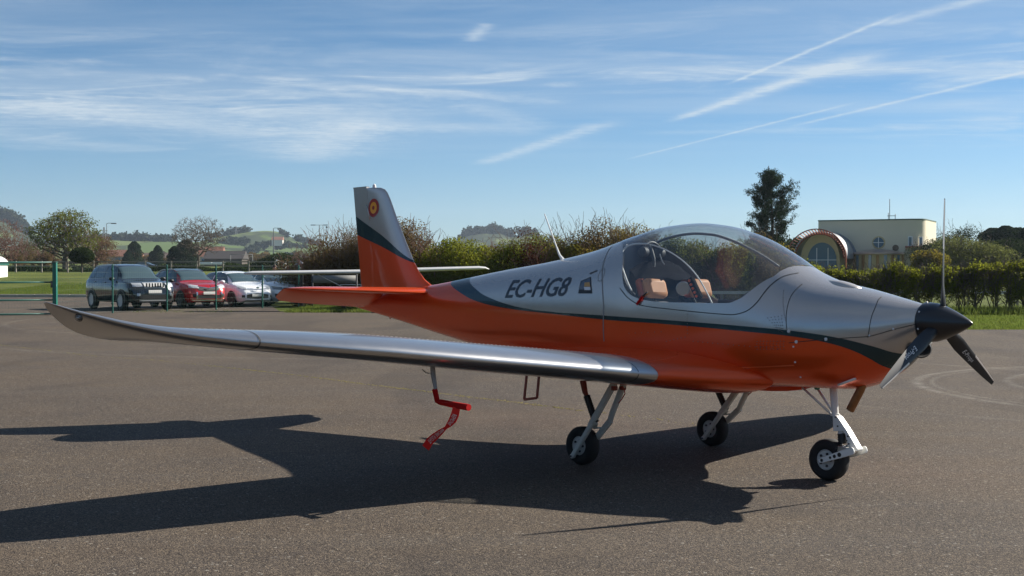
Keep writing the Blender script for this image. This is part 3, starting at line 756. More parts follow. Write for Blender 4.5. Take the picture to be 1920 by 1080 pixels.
# ---- spinner and propeller
XH, ZH = 2.575, 1.172
spn = MB().lathe([(2.455, .001), (2.455, .134), (2.485, .137), (2.545, .131), (2.605, .112), (2.665, .085), (2.725, .055), (2.775, .026), (2.797, .008), (2.801, .0005)], 40, 'x', (0, 0, ZH)).build('spinner', simple('spinner_black', (.010, .011, .014), .32, 0, .3, nscale=8), plane, angle=60)
for a in (200, 222, 150, 100, 40, -20, -60):
    c = Vector((2.475, .1375*math.cos(R(a)), ZH+.1375*math.sin(R(a)))); MB().lathe([(-.004, .007), (.004, .007)], 8, 'x', c).build('screw', M['letter_white'], spn)
m_blade, nt = mat('carbon_blade'); N = NT(nt)
N.out(N.princ((.010, .013, .018), .5, .0, .2, None, .4))
m_edge = simple('nickel_edge', (.55, .50, .47), .35, .6)
def blade(ang):
    RT = .845; secs = []
    def frame(r):
        t = r/RT
        ch = .068*(1-abs(t-.40)*.25) if t > .22 else .045+.023*(t/.22)
        ch = {0: ch}[0]; ch = float(np.interp(t, [.08, .2, .35, .6, .85, 1.0], [.066, .085, .098, .080, .056, .032]))
        be = R(float(np.interp(t, [.1, .3, .6, 1.0], [40, 32, 23, 17])))
        th_ = ch*float(np.interp(t, [.08, .17, .3, 1], [.85, .55, .20, .09]))
        return ch, be, th_
    def prof(r, off=0.0, f0=0, f1=1):
        ch, be, th_ = frame(r); P = []
        cd = Vector((-math.sin(be), math.cos(be), 0)); nd = Vector((math.cos(be), math.sin(be), 0))
        ks = np.linspace(f0, f1, 9)
        up = [(k, .5*th_*(math.sin(math.pi*k**.7))+off) for k in ks]; dn = [(k, -.5*th_*.55*(math.sin(math.pi*k**.7))-off) for k in ks[::-1][1:-1]]
        for k, h in up+dn: P.append(cd*((k-.42)*ch) + nd*h + Vector((0, 0, r)))
        return P
    rot = Matrix.Rotation(R(ang), 4, 'X'); T = Matrix.Translation((XH, 0, ZH)) @ rot
    rr = list(np.linspace(.07, .81, 18))+[.83, .842, .845]
    o = MB().loft([[T @ p for p in prof(r)] for r in rr]).build('propeller_blade', m_blade, plane, angle=50)
    MB().loft([[T @ p for p in prof(r, .0012, 0.0, .16)] for r in np.linspace(.50, .835, 12)]).build('leading_edge_strip', m_edge, o, angle=60)
    if abs(ang) > 1:
        cu = bpy.data.curves.new('lettering', 'FONT'); cu.body = 'E-Props'; cu.shear = .25; cu.size = 1; cu.resolution_u = 3
        t = bpy.data.objects.new('lettering', cu); C.objects.link(t); dg = bpy.context.evaluated_depsgraph_get(); dg.update(); me = bpy.data.meshes.new_from_object(t.evaluated_get(dg)); bpy.data.objects.remove(t)
        xs_ = [v.co.x for v in me.vertices]; L = max(xs_)-min(xs_); x0_ = min(xs_)
        for v in me.vertices:
            u = (v.co.x-x0_)/L; h = (v.co.y)/.8
            r = .36+.15*u if True else 0
            ch, be, th_ = frame(r); cd = Vector((-math.sin(be), math.cos(be), 0)); nd = Vector((math.cos(be), math.sin(be), 0))
            k = .72-.42*h; v.co = T @ (cd*((k-.42)*ch) + nd*(.5*th_*math.sin(math.pi*max(.02, min(.98, k))**.7)+.0012) + Vector((0, 0, r)))
        me.materials.clear(); me.materials.append(M['letter_white']); link(bpy.data.objects.new('lettering', me), o)
for a in (0, 120, 240): blade(a)

# ---- wings
def airfoil(n=18, t=.15, camber=.018):
    up, dn = [], []
    for i in range(n+1):
        x = (1-math.cos(math.pi*i/n))/2
        yt = 5*t*(.2969*math.sqrt(x)-.126*x-.3516*x*x+.2843*x**3-.1036*x**4); yc = camber*4*x*(1-x)
        up.append((x, yc+yt)); dn.append((x, yc-yt))
    return up, dn
def section(y, xle, z, chord, thick, tilt=0.0, f0=0., f1=1., inc=0.0, up_only=False, grow=0.0):
    up, dn = airfoil(20, thick)
    P = [p for p in up if f0 <= p[0] <= f1]; Q = [p for p in dn[::-1][:-1] if f0 <= p[0] <= f1][(1 if f1 < 1 else 0):]
    if f1 >= 1: Q = Q[1:]
    out = []
    for x, h in P+Q:
        zz = h*chord + (grow if h > .0 else -grow)
        a = (x-.3)*chord
        out.append(Vector((xle-x*chord, y - zz*math.sin(tilt), z + zz*math.cos(tilt) - a*math.sin(inc))))
    return out
# (y, xLE, z at chord line, chord, thickness, tilt)
WST = [(.62, .98, .706, 1.58, .142, 0, 0), (.90, .93, .721, 1.54, .142, R(3), 0), (1.6, .80, .772, 1.46, .140, R(4), 0), (2.5, .64, .838, 1.32, .140, R(4), 0), (3.0, .55, .878, 1.22, .14, R(4), 0), (3.4, .45, .905, 1.08, .145, R(4), 0),
       (3.8, .31, .925, .92, .145, R(6), R(1)), (4.15, .145, .943, .76, .14, R(10), R(4)), (4.40, .02, .968, .60, .13, R(18), R(8)), (4.60, -.07, 1.002, .48, .12, R(26), R(12)),
       (4.78, -.150, 1.050, .35, .12, R(34), R(15)), (4.90, -.195, 1.093, .23, .12, R(40), R(14)), (4.97, -.22, 1.122, .14, .12, R(44), R(13)), (5.01, -.235, 1.139, .07, .12, R(46), R(12)), (5.03, -.24, 1.148, .03, .12, R(46), R(12))]
fx = [pchip([s[0] for s in WST], [s[k] for s in WST]) for k in range(7)]
def wst(y): return (y, fx[1](y), fx[2](y), fx[3](y), fx[4](y), fx[5](y), 0., 1., fx[6](y))
def mirror(o_rings, s): return [[Vector((p.x, s*p.y, p.z)) for p in r] for r in o_rings]
def wing(s):
    ys = [.62, .8, 1.0, 1.4, 1.9, 2.5, 3.1, 3.6, 4.0, 4.2, 4.35, 4.45, 4.55, 4.65, 4.72, 4.8, 4.86, 4.92, 4.96, 4.99, 5.01, 5.025, 5.03]
    o = MB().loft(mirror([section(*wst(y)) for y in ys], s)).build('wing', M['wing_silver'], plane, angle=60)
    # control surfaces: thin shells over the trailing 22 %
    for nm, a, b in (('flap', .80, 2.55), ('aileron', 2.60, 4.05)):
        R_ = []
        for y in np.linspace(a, b, 7):
            st = wst(y); R_.append(section(*st[:6], .76, 1., st[8], grow=.0025))
        MB().loft(mirror(R_, s)).build(nm, M['wing_silver'], o, angle=60)
    # panel seams round the leading edge
    for y0 in (1.16, 3.9):
        MB().loft(mirror([section(*wst(y0), grow=.0012), section(*wst(y0+.008), grow=.0012)], s), cap=False).build('panel_joint', M['dark_grey'], o)
    # rivet line along the spar on the upper skin
    mb = MB()
    for y in np.arange(.95, 4.3, .035):
        for fr in (.30, .33, .74):
            st = wst(y); up, dn = airfoil(40, st[4]); h = np.interp(fr, [p[0] for p in up], [p[1] for p in up])
            mb.box((st[1]-fr*st[3], s*(y-h*st[3]*math.sin(st[5])), st[2]+h*st[3]*math.cos(st[5])), (.007, .007, .004))
    q = mb.build('rivet_rows', M['silver'], o, smooth=False); q['kind'] = 'stuff'
    # navigation light: clear blister on the outer face of the tip
    c = A(147, 596, -4.86); c = Vector((c.x, s*4.86, c.z)); n_ = Vector((.35, s*.80, -.35)).normalized(); t1 = Vector((1, 0, .18)).normalized(); t2 = n_.cross(t1).normalized()
    rings = [[c + t1*(.045*math.cos(e)*math.cos(a)) + t2*(.020*math.cos(e)*math.sin(a)) + n_*(.022*math.sin(e)-.004) for a in np.linspace(0, 2*math.pi, 15)[:-1]] for e in np.linspace(0, 1.5, 6)]
    nl = MB().loft(rings).build('navigation_light', M['clear_glass'], o, angle=80)
    MB().loft([[c + t1*(.050*math.cos(a)*k) + t2*(.025*math.sin(a)*k) - n_*.003 for a in np.linspace(0, 2*math.pi, 15)[:-1]] for k in (1, .86)], cap=True).build('light_rim', M['black'], nl)
    MB().tube([c-t1*.02+n_*.004, c+t1*.02+n_*.004], .007, 8).build('bulb', M['steel'], nl)
    return o
for s in (-1, 1): wing(s)
# orange fairing where wing and hull meet
def fairing(s):
    R_ = []
    for y, gx, gt, gz in [(.99, .002, 0, .0015), (.93, .01, .003, .003), (.87, .03, .012, .006), (.80, .07, .03, .012), (.72, .13, .06, .022), (.64, .21, .11, .036), (.56, .30, .17, .055), (.48, .38, .24, .08), (.40, .46, .33, .11), (.30, .5, .42, .14)]:
        yy = max(y, .62); st = wst(yy); xle = st[1]+gx*.9; ch = st[3]+gx*.9+gt*3.0
        R_.append(section(y, xle, st[2]+gz*.10, ch, (st[4]*st[3]+gz*1.0)/ch, 0, grow=.002))
    o = MB().loft(mirror(R_, s)).build('wing_fairing', M['orange'], plane, angle=70)
    return o
for s in (-1, 1): fairing(s)

# ---- tail
def tail_plane(s):
    R_ = []; 
    S_ = [(.0, -2.82, 1.300, .86, .09), (.12, -2.84, 1.300, .86, .09), (.7, -3.06, 1.300, .66, .085), (1.06, -3.24, 1.30, .49, .085), (1.17, -3.31, 1.30, .42, .08), (1.24, -3.39, 1.30, .32, .07), (1.28, -3.46, 1.30, .23, .06), (1.30, -3.51, 1.30, .15, .06)]
    o = MB().loft(mirror([section(y, x, z, c, t) for y, x, z, c, t in S_], s)).build('stabilizer', M['orange'], plane, angle=60)
    E_ = []
    for y, x, c in [(.10, -3.66, .40), (.5, -3.67, .37), (1.0, -3.69, .32), (1.17, -3.70, .28), (1.26, -3.69, .20), (1.30, -3.66, .11)]:
        z = 1.296; up, dn = airfoil(10, .12, 0); dro = R(24); ring = []
        for u, h in up+dn[::-1][1:-1]:
            a = -u*c; hh = h*c*1.0
            ring.append(Vector((x + a*math.cos(dro) + hh*math.sin(dro)*-1, y, z + a*math.sin(dro) + hh*math.cos(dro))))
        E_.append(ring)
    MB().loft(mirror(E_, s)).build('elevator', M['orange'], o, angle=50)
    return o
for s in (-1, 1): tail_plane(s)
FA, FBt = A(667, 405, 0), A(767, 473, 0); GA, GB = A(669, 440, 0), A(775, 487, 0)
def linz(a, b, x): return a.z+(b.z-a.z)*(x-a.x)/(b.x-a.x)
fin_m = livery('fin_paint', [(-4.6, linz(FA, FBt, -4.6)), (-3.9, linz(FA, FBt, -3.9)), (-3.0, linz(FA, FBt, -3.0)), (3, linz(FA, FBt, -2.9))], [(-4.6, linz(GA, GB, -4.6)), (-3.9, linz(GA, GB, -3.9)), (-3.0, linz(GA, GB, -3.0)), (3, linz(GA, GB, -2.9))])
# stations z: (x leading, x trailing)
FZ = [(z+.024*(z-.0)/2.4, a-.025, -4.195-(z-1.33)*.195) for z, a, b in [(1.30, -2.72, -3.93), (1.33, -2.86, -3.935), (1.37, -2.98, -3.945), (1.42, -3.08, -3.955), (1.50, -3.18, -3.97), (1.60, -3.27, -3.99), (1.80, -3.41, -4.03), (2.05, -3.575, -4.08), (2.25, -3.70, -4.12), (2.32, -3.755, -4.135), (2.355, -3.80, -4.14), (2.375, -3.87, -4.145), (2.382, -3.96, -4.148)]]
def vsec(z, xl, xt, th_, f0=0., f1=1.):
    up, dn = airfoil(14, th_, 0); c = xl-xt
    P = up+dn[::-1][1:-1]; return [Vector((xl-u*c, h*c, z)) for u, h in P]
fin = MB().loft([vsec(z, a, b, .075) for z, a, b in FZ]).build('fin', fin_m, plane, angle=60)
def rsec(z, xl, xt, f0=.80, grow=.0025):
    up, dn = airfoil(30, .075, 0); c = xl-xt; P = [p for p in up if p[0] >= f0]; Q = [p for p in dn if p[0] >= f0][::-1][1:]
    return [Vector((xl-u*c, h*c+(grow if h > 0 else -grow)*(1 if u < .999 else 0), z)) for u, h in P+Q]
rud = MB().loft([rsec(z, b+1.45*(.95 if z < 1.6 else 1)*(0.42+.0*z), b, .50) for z, a, b in FZ]+[rsec(2.424, -4.41+.6, -4.41, .5)]).build('rudder', fin_m, fin, angle=60)
# roundel and tail light
rc = A(704, 390, 0); 
for r, m, off, nm in ((.098, M['roundel_red'], .002, 'roundel'), (.062, M['roundel_yellow'], .0035, 'roundel_ring'), (.022, M['roundel_red'], .005, 'roundel_centre')):
    for sd in (-1, 1):
        V = [(rc.x+r*math.cos(t), 0, rc.z+r*math.sin(t)) for t in np.linspace(0, 2*math.pi, 33)[:-1]]
        def fin_y(x, z):
            xl = float(np.interp(z, [f[0] for f in FZ], [f[1] for f in FZ])); xt = float(np.interp(z, [f[0] for f in FZ], [f[2] for f in FZ])); c = xl-xt
            u = min(1, max(0, (xl-x)/c)); up, dn = airfoil(40, .075, 0); return float(np.interp(u, [p[0] for p in up], [p[1] for p in up]))*c
        V = [(x, sd*(fin_y(x, z)+off), z) for x, _, z in V]
        me = bpy.data.meshes.new(nm); me.from_pydata(V, [], [tuple(range(32))]); me.materials.append(m); link(bpy.data.objects.new(nm, me), fin)
tl = MB().lathe([(2.404, .018), (2.42, .020), (2.436, .016), (2.446, .004)], 12, 'z', (-4.02, 0, 0)).build('tail_light', M['letter_white'], fin)
MB().tube([A(687, 384, -.045), A(694, 411, -.045)], .0045, 6).build('trim_rod', M['steel'], fin)
# aerial, tie-down ring, step
MB().tube([A(1057, 490, 0), A(1049, 478, 0), A(1043, 462, 0), A(1021, 401, 0)], [.022, .010, .007, .0045], 8).build('antenna', M['white_paint'], plane)
rp = A(732, 589, 0); mb = MB(); mb.tube([rp+Vector((.0+.016*math.sin(t), 0, -.022+.026*math.cos(t))) for t in np.linspace(0, 6.283, 13)], .004, 6, cap=False)
mb.build('tie_down_ring', M['rust'], plane)
MB().box((-3.95, 0, 1.10), (.07, .03, .05)).build('tail_bumper', M['black'], plane)
def beam(a, b, w_, t_, mb, up=Vector((0, 1, 0))):
    a, b = Vector(a), Vector(b); d = (b-a); L = d.length; d.normalize(); s_ = d.cross(up).normalized(); n_ = s_.cross(d)
    rot = Matrix((s_, n_, d)).transposed(); mb.box((a+b)/2, (w_, t_, L), rot); return mb
mb = MB(); yS = -.42; P0, P1, P2, P3 = A(989, 690, yS), A(986, 749, yS), A(1010, 746, yS+.0), A(1012, 690, yS)
P1.y -= .02; P2.y -= .02
for a, b in ((P0, P1), (P1, P2), (P2, P3)): beam(a, b, .022, .014, mb)
mb.build('boarding_step', M['rust'], plane, bevel=.002)
# pitot mast under the right wing
yP = -2.62
pm = MB().tube([A(811, 684, yP), A(812, 702, yP), A(817, 731, yP)], [.019, .020, .014], 12, flat=.6).build('pitot_mast', simple('grey_mast', (.28, .28, .27), .4), plane)
MB().tube([A(806, 700, yP), A(799, 699, yP), A(792, 693, yP)], .004, 6).build('vent_pipe', M['silver'], plane)
# its cover with streamer is an object of its own
pc_ = empty('pitot_cover', ACO); pc_.rotation_euler = AC_EUL; tag(pc_, 'red pitot tube cover with red streamer hanging under the near wing', 'pitot cover')
mb = MB(); mb.tube([A(815, 730, yP), A(820, 752, yP), A(826, 754, yP), A(845, 758, yP), A(879, 764, yP)], [.019, .018, .020, .021, .022], 12); mb.build('sleeve', M['red_cover'], pc_)
ctr = [(856, 764), (853, 778), (849, 787), (843, 795), (836, 802), (826, 810), (815, 819), (806, 827), (798, 840)]; wid = [.024, .027, .027, .020, .010, .019, .025, .027, .028]
V = []; F = []
for i, (q, wd) in enumerate(zip(ctr, wid)):
    p = A(*q, yP-.01); nx = A(*ctr[min(i+1, 8)], yP-.01); pv = A(*ctr[max(i-1, 0)], yP-.01); t = (nx-pv).normalized(); tw = .15+.35*math.sin(i*.9)
    sd = t.cross(Vector((.74*math.cos(tw), -.67*math.cos(tw), math.sin(tw)*.6))).normalized()*wd; V += [p+sd, p-sd]
for i in range(8): F.append((2*i, 2*i+2, 2*i+3, 2*i+1))
me = bpy.data.meshes.new('streamer'); me.from_pydata(V, [], F); me.materials.append(M['red_ribbon']); rb = bpy.data.objects.new('streamer', me); link(rb, pc_)
md = rb.modifiers.new('thick', 'SOLIDIFY'); md.thickness = .0015; md.offset = 0
def ribbon_text(txt, i0, i1, nm, flip=1):
    cu = bpy.data.curves.new(nm, 'FONT'); cu.body = txt; cu.resolution_u = 2; t = bpy.data.objects.new(nm, cu); C.objects.link(t); dg = bpy.context.evaluated_depsgraph_get(); dg.update(); me = bpy.data.meshes.new_from_object(t.evaluated_get(dg)); bpy.data.objects.remove(t)
    xs_ = [v.co.x for v in me.vertices]; L = max(xs_); 
    for v in me.vertices:
        u = i0+(i1-i0)*(v.co.x/L); k = min(int(u), 7); f = u-k; h = .5+(v.co.y/.75-.5)*.6
        a = Vector(V[2*k]).lerp(Vector(V[2*k+2]), f); b = Vector(V[2*k+1]).lerp(Vector(V[2*k+3]), f)
        v.co = a.lerp(b, h)+Vector((.003, -.003, 0))
    me.materials.clear(); me.materials.append(M['letter_white']); link(bpy.data.objects.new(nm, me), rb)
ribbon_text('REMOVE', .9, 3.2, 'lettering'); ribbon_text('BEFORE FLIGHT', 4.4, 7.2, 'lettering')

# ---- undercarriage
def wheel(c, r, wdt, parent, name='wheel', hub=.42):
    """c centre; axle along y"""
    k = wdt/2
    t = MB().lathe([(-k*.80, r*.50), (-k*.98, r*.62), (-k, r*.78), (-k*.86, r*.92), (-k*.5, r*.99), (0, r), (k*.5, r*.99), (k*.86, r*.92), (k, r*.78), (k*.98, r*.62), (k*.80, r*.50)], 40, 'y', c, cap=False)
    w_ = t.build(name, M['rubber'], parent, angle=60)
    MB().lathe([(-k*.72, r*.50), (-k*.80, r*.46), (-k*.55, r*.40), (-k*.40, r*.22), (-k*.78, r*.16), (-k*.82, .01), (k*.82, .01), (k*.78, r*.16), (k*.40, r*.22), (k*.55, r*.40), (k*.80, r*.46), (k*.72, r*.50)], 28, 'y', c).build('rim', M['rim_grey'], w_)
    mb = MB()
    for a in range(5):
        t_ = 2*math.pi*a/5; mb.lathe([(-k*.9, .009), (-k*.3, .009)], 8, 'y', Vector(c)+Vector((r*.30*math.cos(t_), 0, r*.30*math.sin(t_))))
    mb.build('rim_bolts', M['dark_metal'], w_)['kind'] = 'stuff'
    return w_
def main_gear(s):
    yw = s*.80; g = empty('main_gear'); g.parent = plane
    c = A(1091, 841, -.80) if True else None
    c = Vector((-.02, yw, .150 + yw*math.tan(ROLL))); wheel(c, .150, .115, g)
    yo = yw + s*-.0 + (-.075)                # fork arm on the side seen in the photo
    if s > 0: yo = yw - .075
    top1 = A(1153, 716, -.86); low = A(1074, 855, -.875); piv = A(1126, 765, -.86)
    off = Vector((0, 0 if s < 0 else 1.60, 0)); dzl = 0 if s < 0 else 1.60*math.tan(ROLL)
    def q(p): return p + off + Vector((0, 0, dzl*min(1, max(0, (.62-p.z)/.45))))
    mb = MB(); beam(q(top1), q(A(1108, 797, -.865)), .048, .035, mb); beam(q(A(1110, 794, -.87)), q(low), .036, .030, mb); beam(q(A(1102, 800, -.86)), q(A(1120, 795, -.80)), .03, .09, mb)
    mb.lathe([(-.02, .018), (.02, .018)], 14, 'y', q(low)); mb.build('gear_leg', M['gear_white'], g, bevel=.006)
    MB().lathe([(-.03, .008), (.0, .008)], 8, 'y', q(low)).build('axle_bolt', M['dark_metal'], g)
    mb = MB(); mb.tube([q(A(1171, 716, -.80)), q(A(1148, 775, -.78)), q(A(1142, 795, -.76))], [.026, .024, .022], 12); beam(q(A(1145, 788, -.77)), q(A(1118, 822, -.76)), .045, .03, mb)
    beam(q(A(1112, 803, -.80)), q(A(1140, 801, -.76)), .014, .014, mb)
    mb.build('drag_strut', M['gear_white'], g, bevel=.004)
    a, b = q(A(1100, 742, -.86)), q(A(1117, 792, -.85)); mb = MB()
    n = 11
    pts = []; rs = []
    for i in range(n*2+1):
        pts.append(a.lerp(b, i/(n*2))); rs.append(.030 if i % 2 else .024)
    mb.tube(pts, rs, 14); mb.build('shock_absorber', M['black'], g, angle=80)
    MB().tube([q(A(1093, 714, -.86)), q(A(1097, 735, -.86)), q(A(1101, 745, -.86))], [.026, .022, .014], 10).build('shock_mount', M['rust'], g)
    for p_h in (A(1152, 728, -.86), A(1168, 727, -.80)): MB().box(q(p_h), (.035, .045, .035)).build('hinge_bracket', M['rust'], g, bevel=.006)
    MB().tube([q(A(1170, 729, -.82)), q(A(1172, 738, -.83)), q(A(1166, 748, -.82)), q(A(1160, 756, -.80))], .004, 6).build('brake_line', M['red_cover'], g)
    return g
for s in (-1, 1): main_gear(s)
def nose_gear():
    g = empty('nose_gear'); g.parent = plane; xb = 1.71
    wheel(Vector((xb, 0, .150)), .152, .12, g)
    mb = MB(); mb.tube([A(1562, 722, 0), A(1566, 778, 0)], [.028, .026], 14); mb.lathe([(A(1566, 777, 0).z-.012, .034), (A(1566, 777, 0).z+.006, .034)], 14, 'z', (A(1566, 777, 0).x, 0, 0)); mb.build('strut_tube', M['white_paint'], g)
    # boxed elbow arm
    side = [(1566, 777), (1570, 777), (1575, 781), (1592, 806), (1613, 842), (1612, 846), (1602, 848), (1595, 838), (1590, 815), (1586, 808), (1567, 808)]
    mb = MB(); P = [A(px, py, 0) for px, py in side]
    mb.loft([[Vector((p.x, -.035, p.z)) for p in P], [Vector((p.x, .035, p.z)) for p in P]]).build('elbow_arm', M['white_paint'], g, smooth=False, bevel=.004)
    a, b = A(1579, 812, 0), A(1580, 832, 0); mb = MB(); pts = []; rs = []
    for i in range(9): pts.append(a.lerp(b, i/8)); rs.append(.036 if i % 2 else .031)
    mb.tube(pts, rs, 16).build('rubber_spring', M['black'], g, angle=80)
    MB().tube([A(1577, 804, 0), A(1579, 813, 0)], [.02, .034], 14).build('spring_cap', M['rim_grey'], g)
    for sd in (-1, 1):
        y = sd*.082; e0 = A(1599, 845, -.082); h0 = Vector((xb, 0, .150))
        e0 = Vector((e0.x, y, e0.z)); h = Vector((h0.x-.004, y, h0.z-.002))
        mb = MB(); d = (h-e0); L = d.length; d.normalize(); n_ = Vector((-d.z, 0, d.x))
        prof = []
        for t, w_ in ((-.04, .012), (0, .026), (.3, .026), (.7, .021), (1.0, .018), (1.09, .011)): prof.append((e0+d*L*t, w_))
        up = [p+n_*w_ for p, w_ in prof]; dn = [p-n_*w_ for p, w_ in prof[::-1]]
        mb.loft([[Vector((p.x, y-.006, p.z)) for p in up+dn], [Vector((p.x, y+.006, p.z)) for p in up+dn]]).build('fork_arm', M['white_paint'], g, smooth=False, bevel=.002)
        mb = MB()
        for t, r in ((.42, .016), (.58, .013), (.72, .010), (1.0, .012)):
            c = e0+d*L*t; mb.lathe([(y-sd*-.0075, r), (y-sd*-.002, r)], 12, 'y', (c.x, 0, c.z))
        mb.build('lightening_holes', M['black'], g)['kind'] = 'stuff'
    # linkage plates and bolts
    mb = MB(); 
    for q in ((1583, 838), (1588, 842), (1592, 836), (1578, 844)): c = A(*q, -.03); mb.lathe([(-.06, .012), (.06, .012)], 8, 'y', (c.x, 0, c.z))
    beam(A(1580, 840, 0), A(1600, 845, 0), .04, .13, mb); mb.build('linkage', M['steel'], g, bevel=.003)
    mb = MB(); mb.tube([A(1513, 726, 0)+Vector((0, -.06, 0)), A(1558, 776, 0)], .009, 8); mb.tube([A(1519, 726, 0)+Vector((0, .08, 0)), A(1560, 770, 0)], .009, 8); mb.build('drag_brace', M['white_paint'], g)
    for q in ((1567, 782), (1571, 799), (1590, 818), (1592, 832), (1588, 826)): c = A(*q, -.035); MB().lathe([(-.041, .006), (-.034, .006)], 8, 'y', (c.x, 0, c.z)).build('bolt', M['dark_metal'], g)
nose_gear()
MB().tube([A(1620, 716, -.05), A(1614, 730, -.05), A(1594, 769, -.05)], [.028, .030, .030], 16).build('exhaust_pipe', M['copper'], plane)
MB().lathe([(-.012, .02), (.012, .02)], 12, 'x', A(1532, 726, 0)).build('drain_cap', M['teal'], plane)
beam(A(1572, 722, -.24), A(1604, 710, -.24), .012, .02, MB()).build('nose_skid', M['white_paint'], plane)

# ---- cockpit interior seen through the canopy
mb = MB(); rg_ = []
m_gl = M['dark_grey']
# rim seal (white bead) inside the glass and dark edge beside it
def loop_inside(pts, y, r, m, name, closed=False, k=5):
    pp = dense(pts, k); P = []
    for px, py in pp:
        p = A(px, py, y); 
        for _ in range(6):
            yy = -(y_at(p.x, min(p.z, fT(p.x)-.02), -.02)); p = A(px, py, yy)
        P.append(p)
    return MB().tube(P, r, 8, cap=True).build(name, m, canopy, auto=False)
loop_inside([(1184, 545), (1177, 530), (1169, 508), (1165, 490), (1167, 473), (1178, 461), (1196, 457), (1215, 457.5)], -.45, .0075, M['white_paint'], 'rim_bead')
loop_inside([(1215, 457.5), (1240, 465), (1268, 480), (1292, 500), (1310, 522), (1325, 548), (1336, 570)], -.45, .0055, M['white_paint'], 'rim_bead')
loop_inside([(1190, 553), (1176, 538), (1167, 515), (1162.5, 492), (1164, 471), (1175, 459)], -.47, .010, M['black'], 'rim_seal')
# roll hoop behind the seats, arching up under the glass
def arch(xc, off, m, name, r=.02, lean=0.0, ph0=0.1):
    P = []
    for k in range(25):
        t = ph0 + (math.pi-2*ph0)*k/24; ph = t if t <= math.pi/2 else math.pi-t
        x = xc + lean*math.sin(ph); q = hull(x, ph, off, -1 if t <= math.pi/2 else 1); P.append(q)
    return MB().tube(P, r, 8).build(name, m, canopy, auto=False)
P = [A(1217, 459, -.34), A(1222, 470, -.36), A(1226, 485, -.38), A(1225, 500, -.40)]
MB().tube(P, [.010, .014, .014, .010], 8).build('rear_hoop', M['dark_grey'], canopy, auto=False)
# canopy bow on the far side and the long grey arch strip
P = []
for px, py in dense([(1215, 466), (1225, 458), (1245, 449), (1275, 441), (1305, 438), (1335, 440), (1370, 450), (1405, 466), (1435, 483), (1460, 500)], 4):
    d_ = ac_ray(px, py); hit = None
    for i in range(200):
        t = (1.0-CAM_AC.y)/d_.y - i*.006/1.0; p = CAM_AC+d_*t
        if p.y < 0: break
        if p.z < fT(p.x)-.012 and p.y <= y_at(p.x, p.z, -.012): hit = p; break
    if hit is not None: P.append(hit)
if len(P) > 4: MB().tube(P, .011, 6).build('canopy_bow', M['mid_grey'], canopy, auto=False)
# far sill rail
P = [Vector((x, y_at(x, 1.285, -.03), 1.285)) for x in np.linspace(.25, 1.4, 14)]; MB().tube(P, .016, 6).build('sill_rail', M['black'], canopy, auto=False)
for s in (-1, 1):
    st = empty('seat'); st.parent = plane
    yc = s*.25
    sh = [(.62, .98), (.60, 1.04), (.36, 1.00), (.30, 1.12), (.22, 1.27), (.16, 1.27), (.20, 1.10), (.26, .95)]
    mb = MB(); mb.loft([[Vector((x, yc-.19, z)) for x, z in sh], [Vector((x, yc+.19, z)) for x, z in sh]]).build('seat_shell', M['mid_grey'], st, smooth=False, bevel=.03)
    hc = A(1228, 541, -.25) if s < 0 else A(1312, 541, .25); hc.y = yc
    mb = MB(); mb.box(hc, (.085, .24, .165), Matrix.Rotation(R(-18), 3, 'Y')); mb.build('headrest', M['leather'], st, bevel=.04)
    mb = MB(); mb.box(hc+Vector((-.07, 0, .0)), (.07, .235, .16), Matrix.Rotation(R(-18), 3, 'Y')); mb.build('headrest_back', M['orange_leather'], st, bevel=.025)
    for k in (-.07, .07): beam((.27, yc+k, 1.05), (.10, yc+k, 1.33), .035, .008, MB()).build('harness_strap', M['black'], st)
MB().box((-.02, 0, 1.22), (.04, .90, .40)).build('rear_bulkhead', M['dark_grey'], plane)
# instrument panel, coaming, quadrant
mb = MB(); R_ = []
for x in np.linspace(1.22, 1.56, 9):
    zt = min(fT(x)-.10, 1.40); R_.append([Vector((x, y_at(x, 1.3, -.03)*math.sin(a), 1.28+(zt-1.28)*math.cos(a)*(1 if abs(a) < 1.57 else 0))) for a in np.linspace(-math.pi/2, math.pi/2, 15)])
mb.loft(R_, closed=False, cap=False).build('glare_shield', M['black'], plane, auto=False)
pn = MB().box((1.25, 0, 1.20), (.02, .84, .26)).build('instrument_panel', M['black'], plane)
for i, (yy, zz) in enumerate([(-.30, 1.24), (-.20, 1.24), (-.30, 1.14), (-.20, 1.14), (.02, 1.22), (.14, 1.22), (.28, 1.22)]):
    MB().lathe([(1.236, .036), (1.240, .040), (1.25, .040)], 16, 'x', (0, yy, zz)).build('dial', M['rim_grey'], pn)
MB().tube([Vector((.72, -.24, .95)), Vector((.78, -.24, 1.15)), Vector((.75, -.24, 1.27))], [.012, .012, .018], 8).build('control_stick', M['black'], plane)
# things left in the cockpit
hd = empty('headset', ACO); hd.rotation_euler = AC_EUL; tag(hd, 'black headset with pale cord hung from the roll hoop inside the canopy', 'headset')
c0 = A(1222, 470, -.10)
mb = MB(); mb.tube([c0+Vector((0, -.10*math.cos(t), .07*math.sin(t))) for t in np.linspace(0, math.pi, 12)], .010, 8); mb.build('headband', M['black'], hd)
for s in (-1, 1): MB().lathe([(-.03, .035), (-.02, .048), (.02, .048), (.03, .03)], 16, 'y', c0+Vector((0, s*.10, -.02))).build('ear_cup', M['dark_grey'], hd)
mb = MB(); mb.tube([A(1216, 463, -.3), A(1224, 474, -.3), A(1227, 488, -.3), A(1226, 500, -.3)], .010, 8); mb.tube([A(1237, 476, -.25), A(1240, 486, -.25), A(1243, 492, -.25), A(1246, 496, -.25)], .005, 6); mb.build('cord', simple('cord_grey', (.4, .4, .4), .4), hd)
dk = empty('sun_blind', ACO); dk.rotation_euler = AC_EUL; tag(dk, 'dark cloth bundled behind the seats in the rear of the canopy', 'cloth')
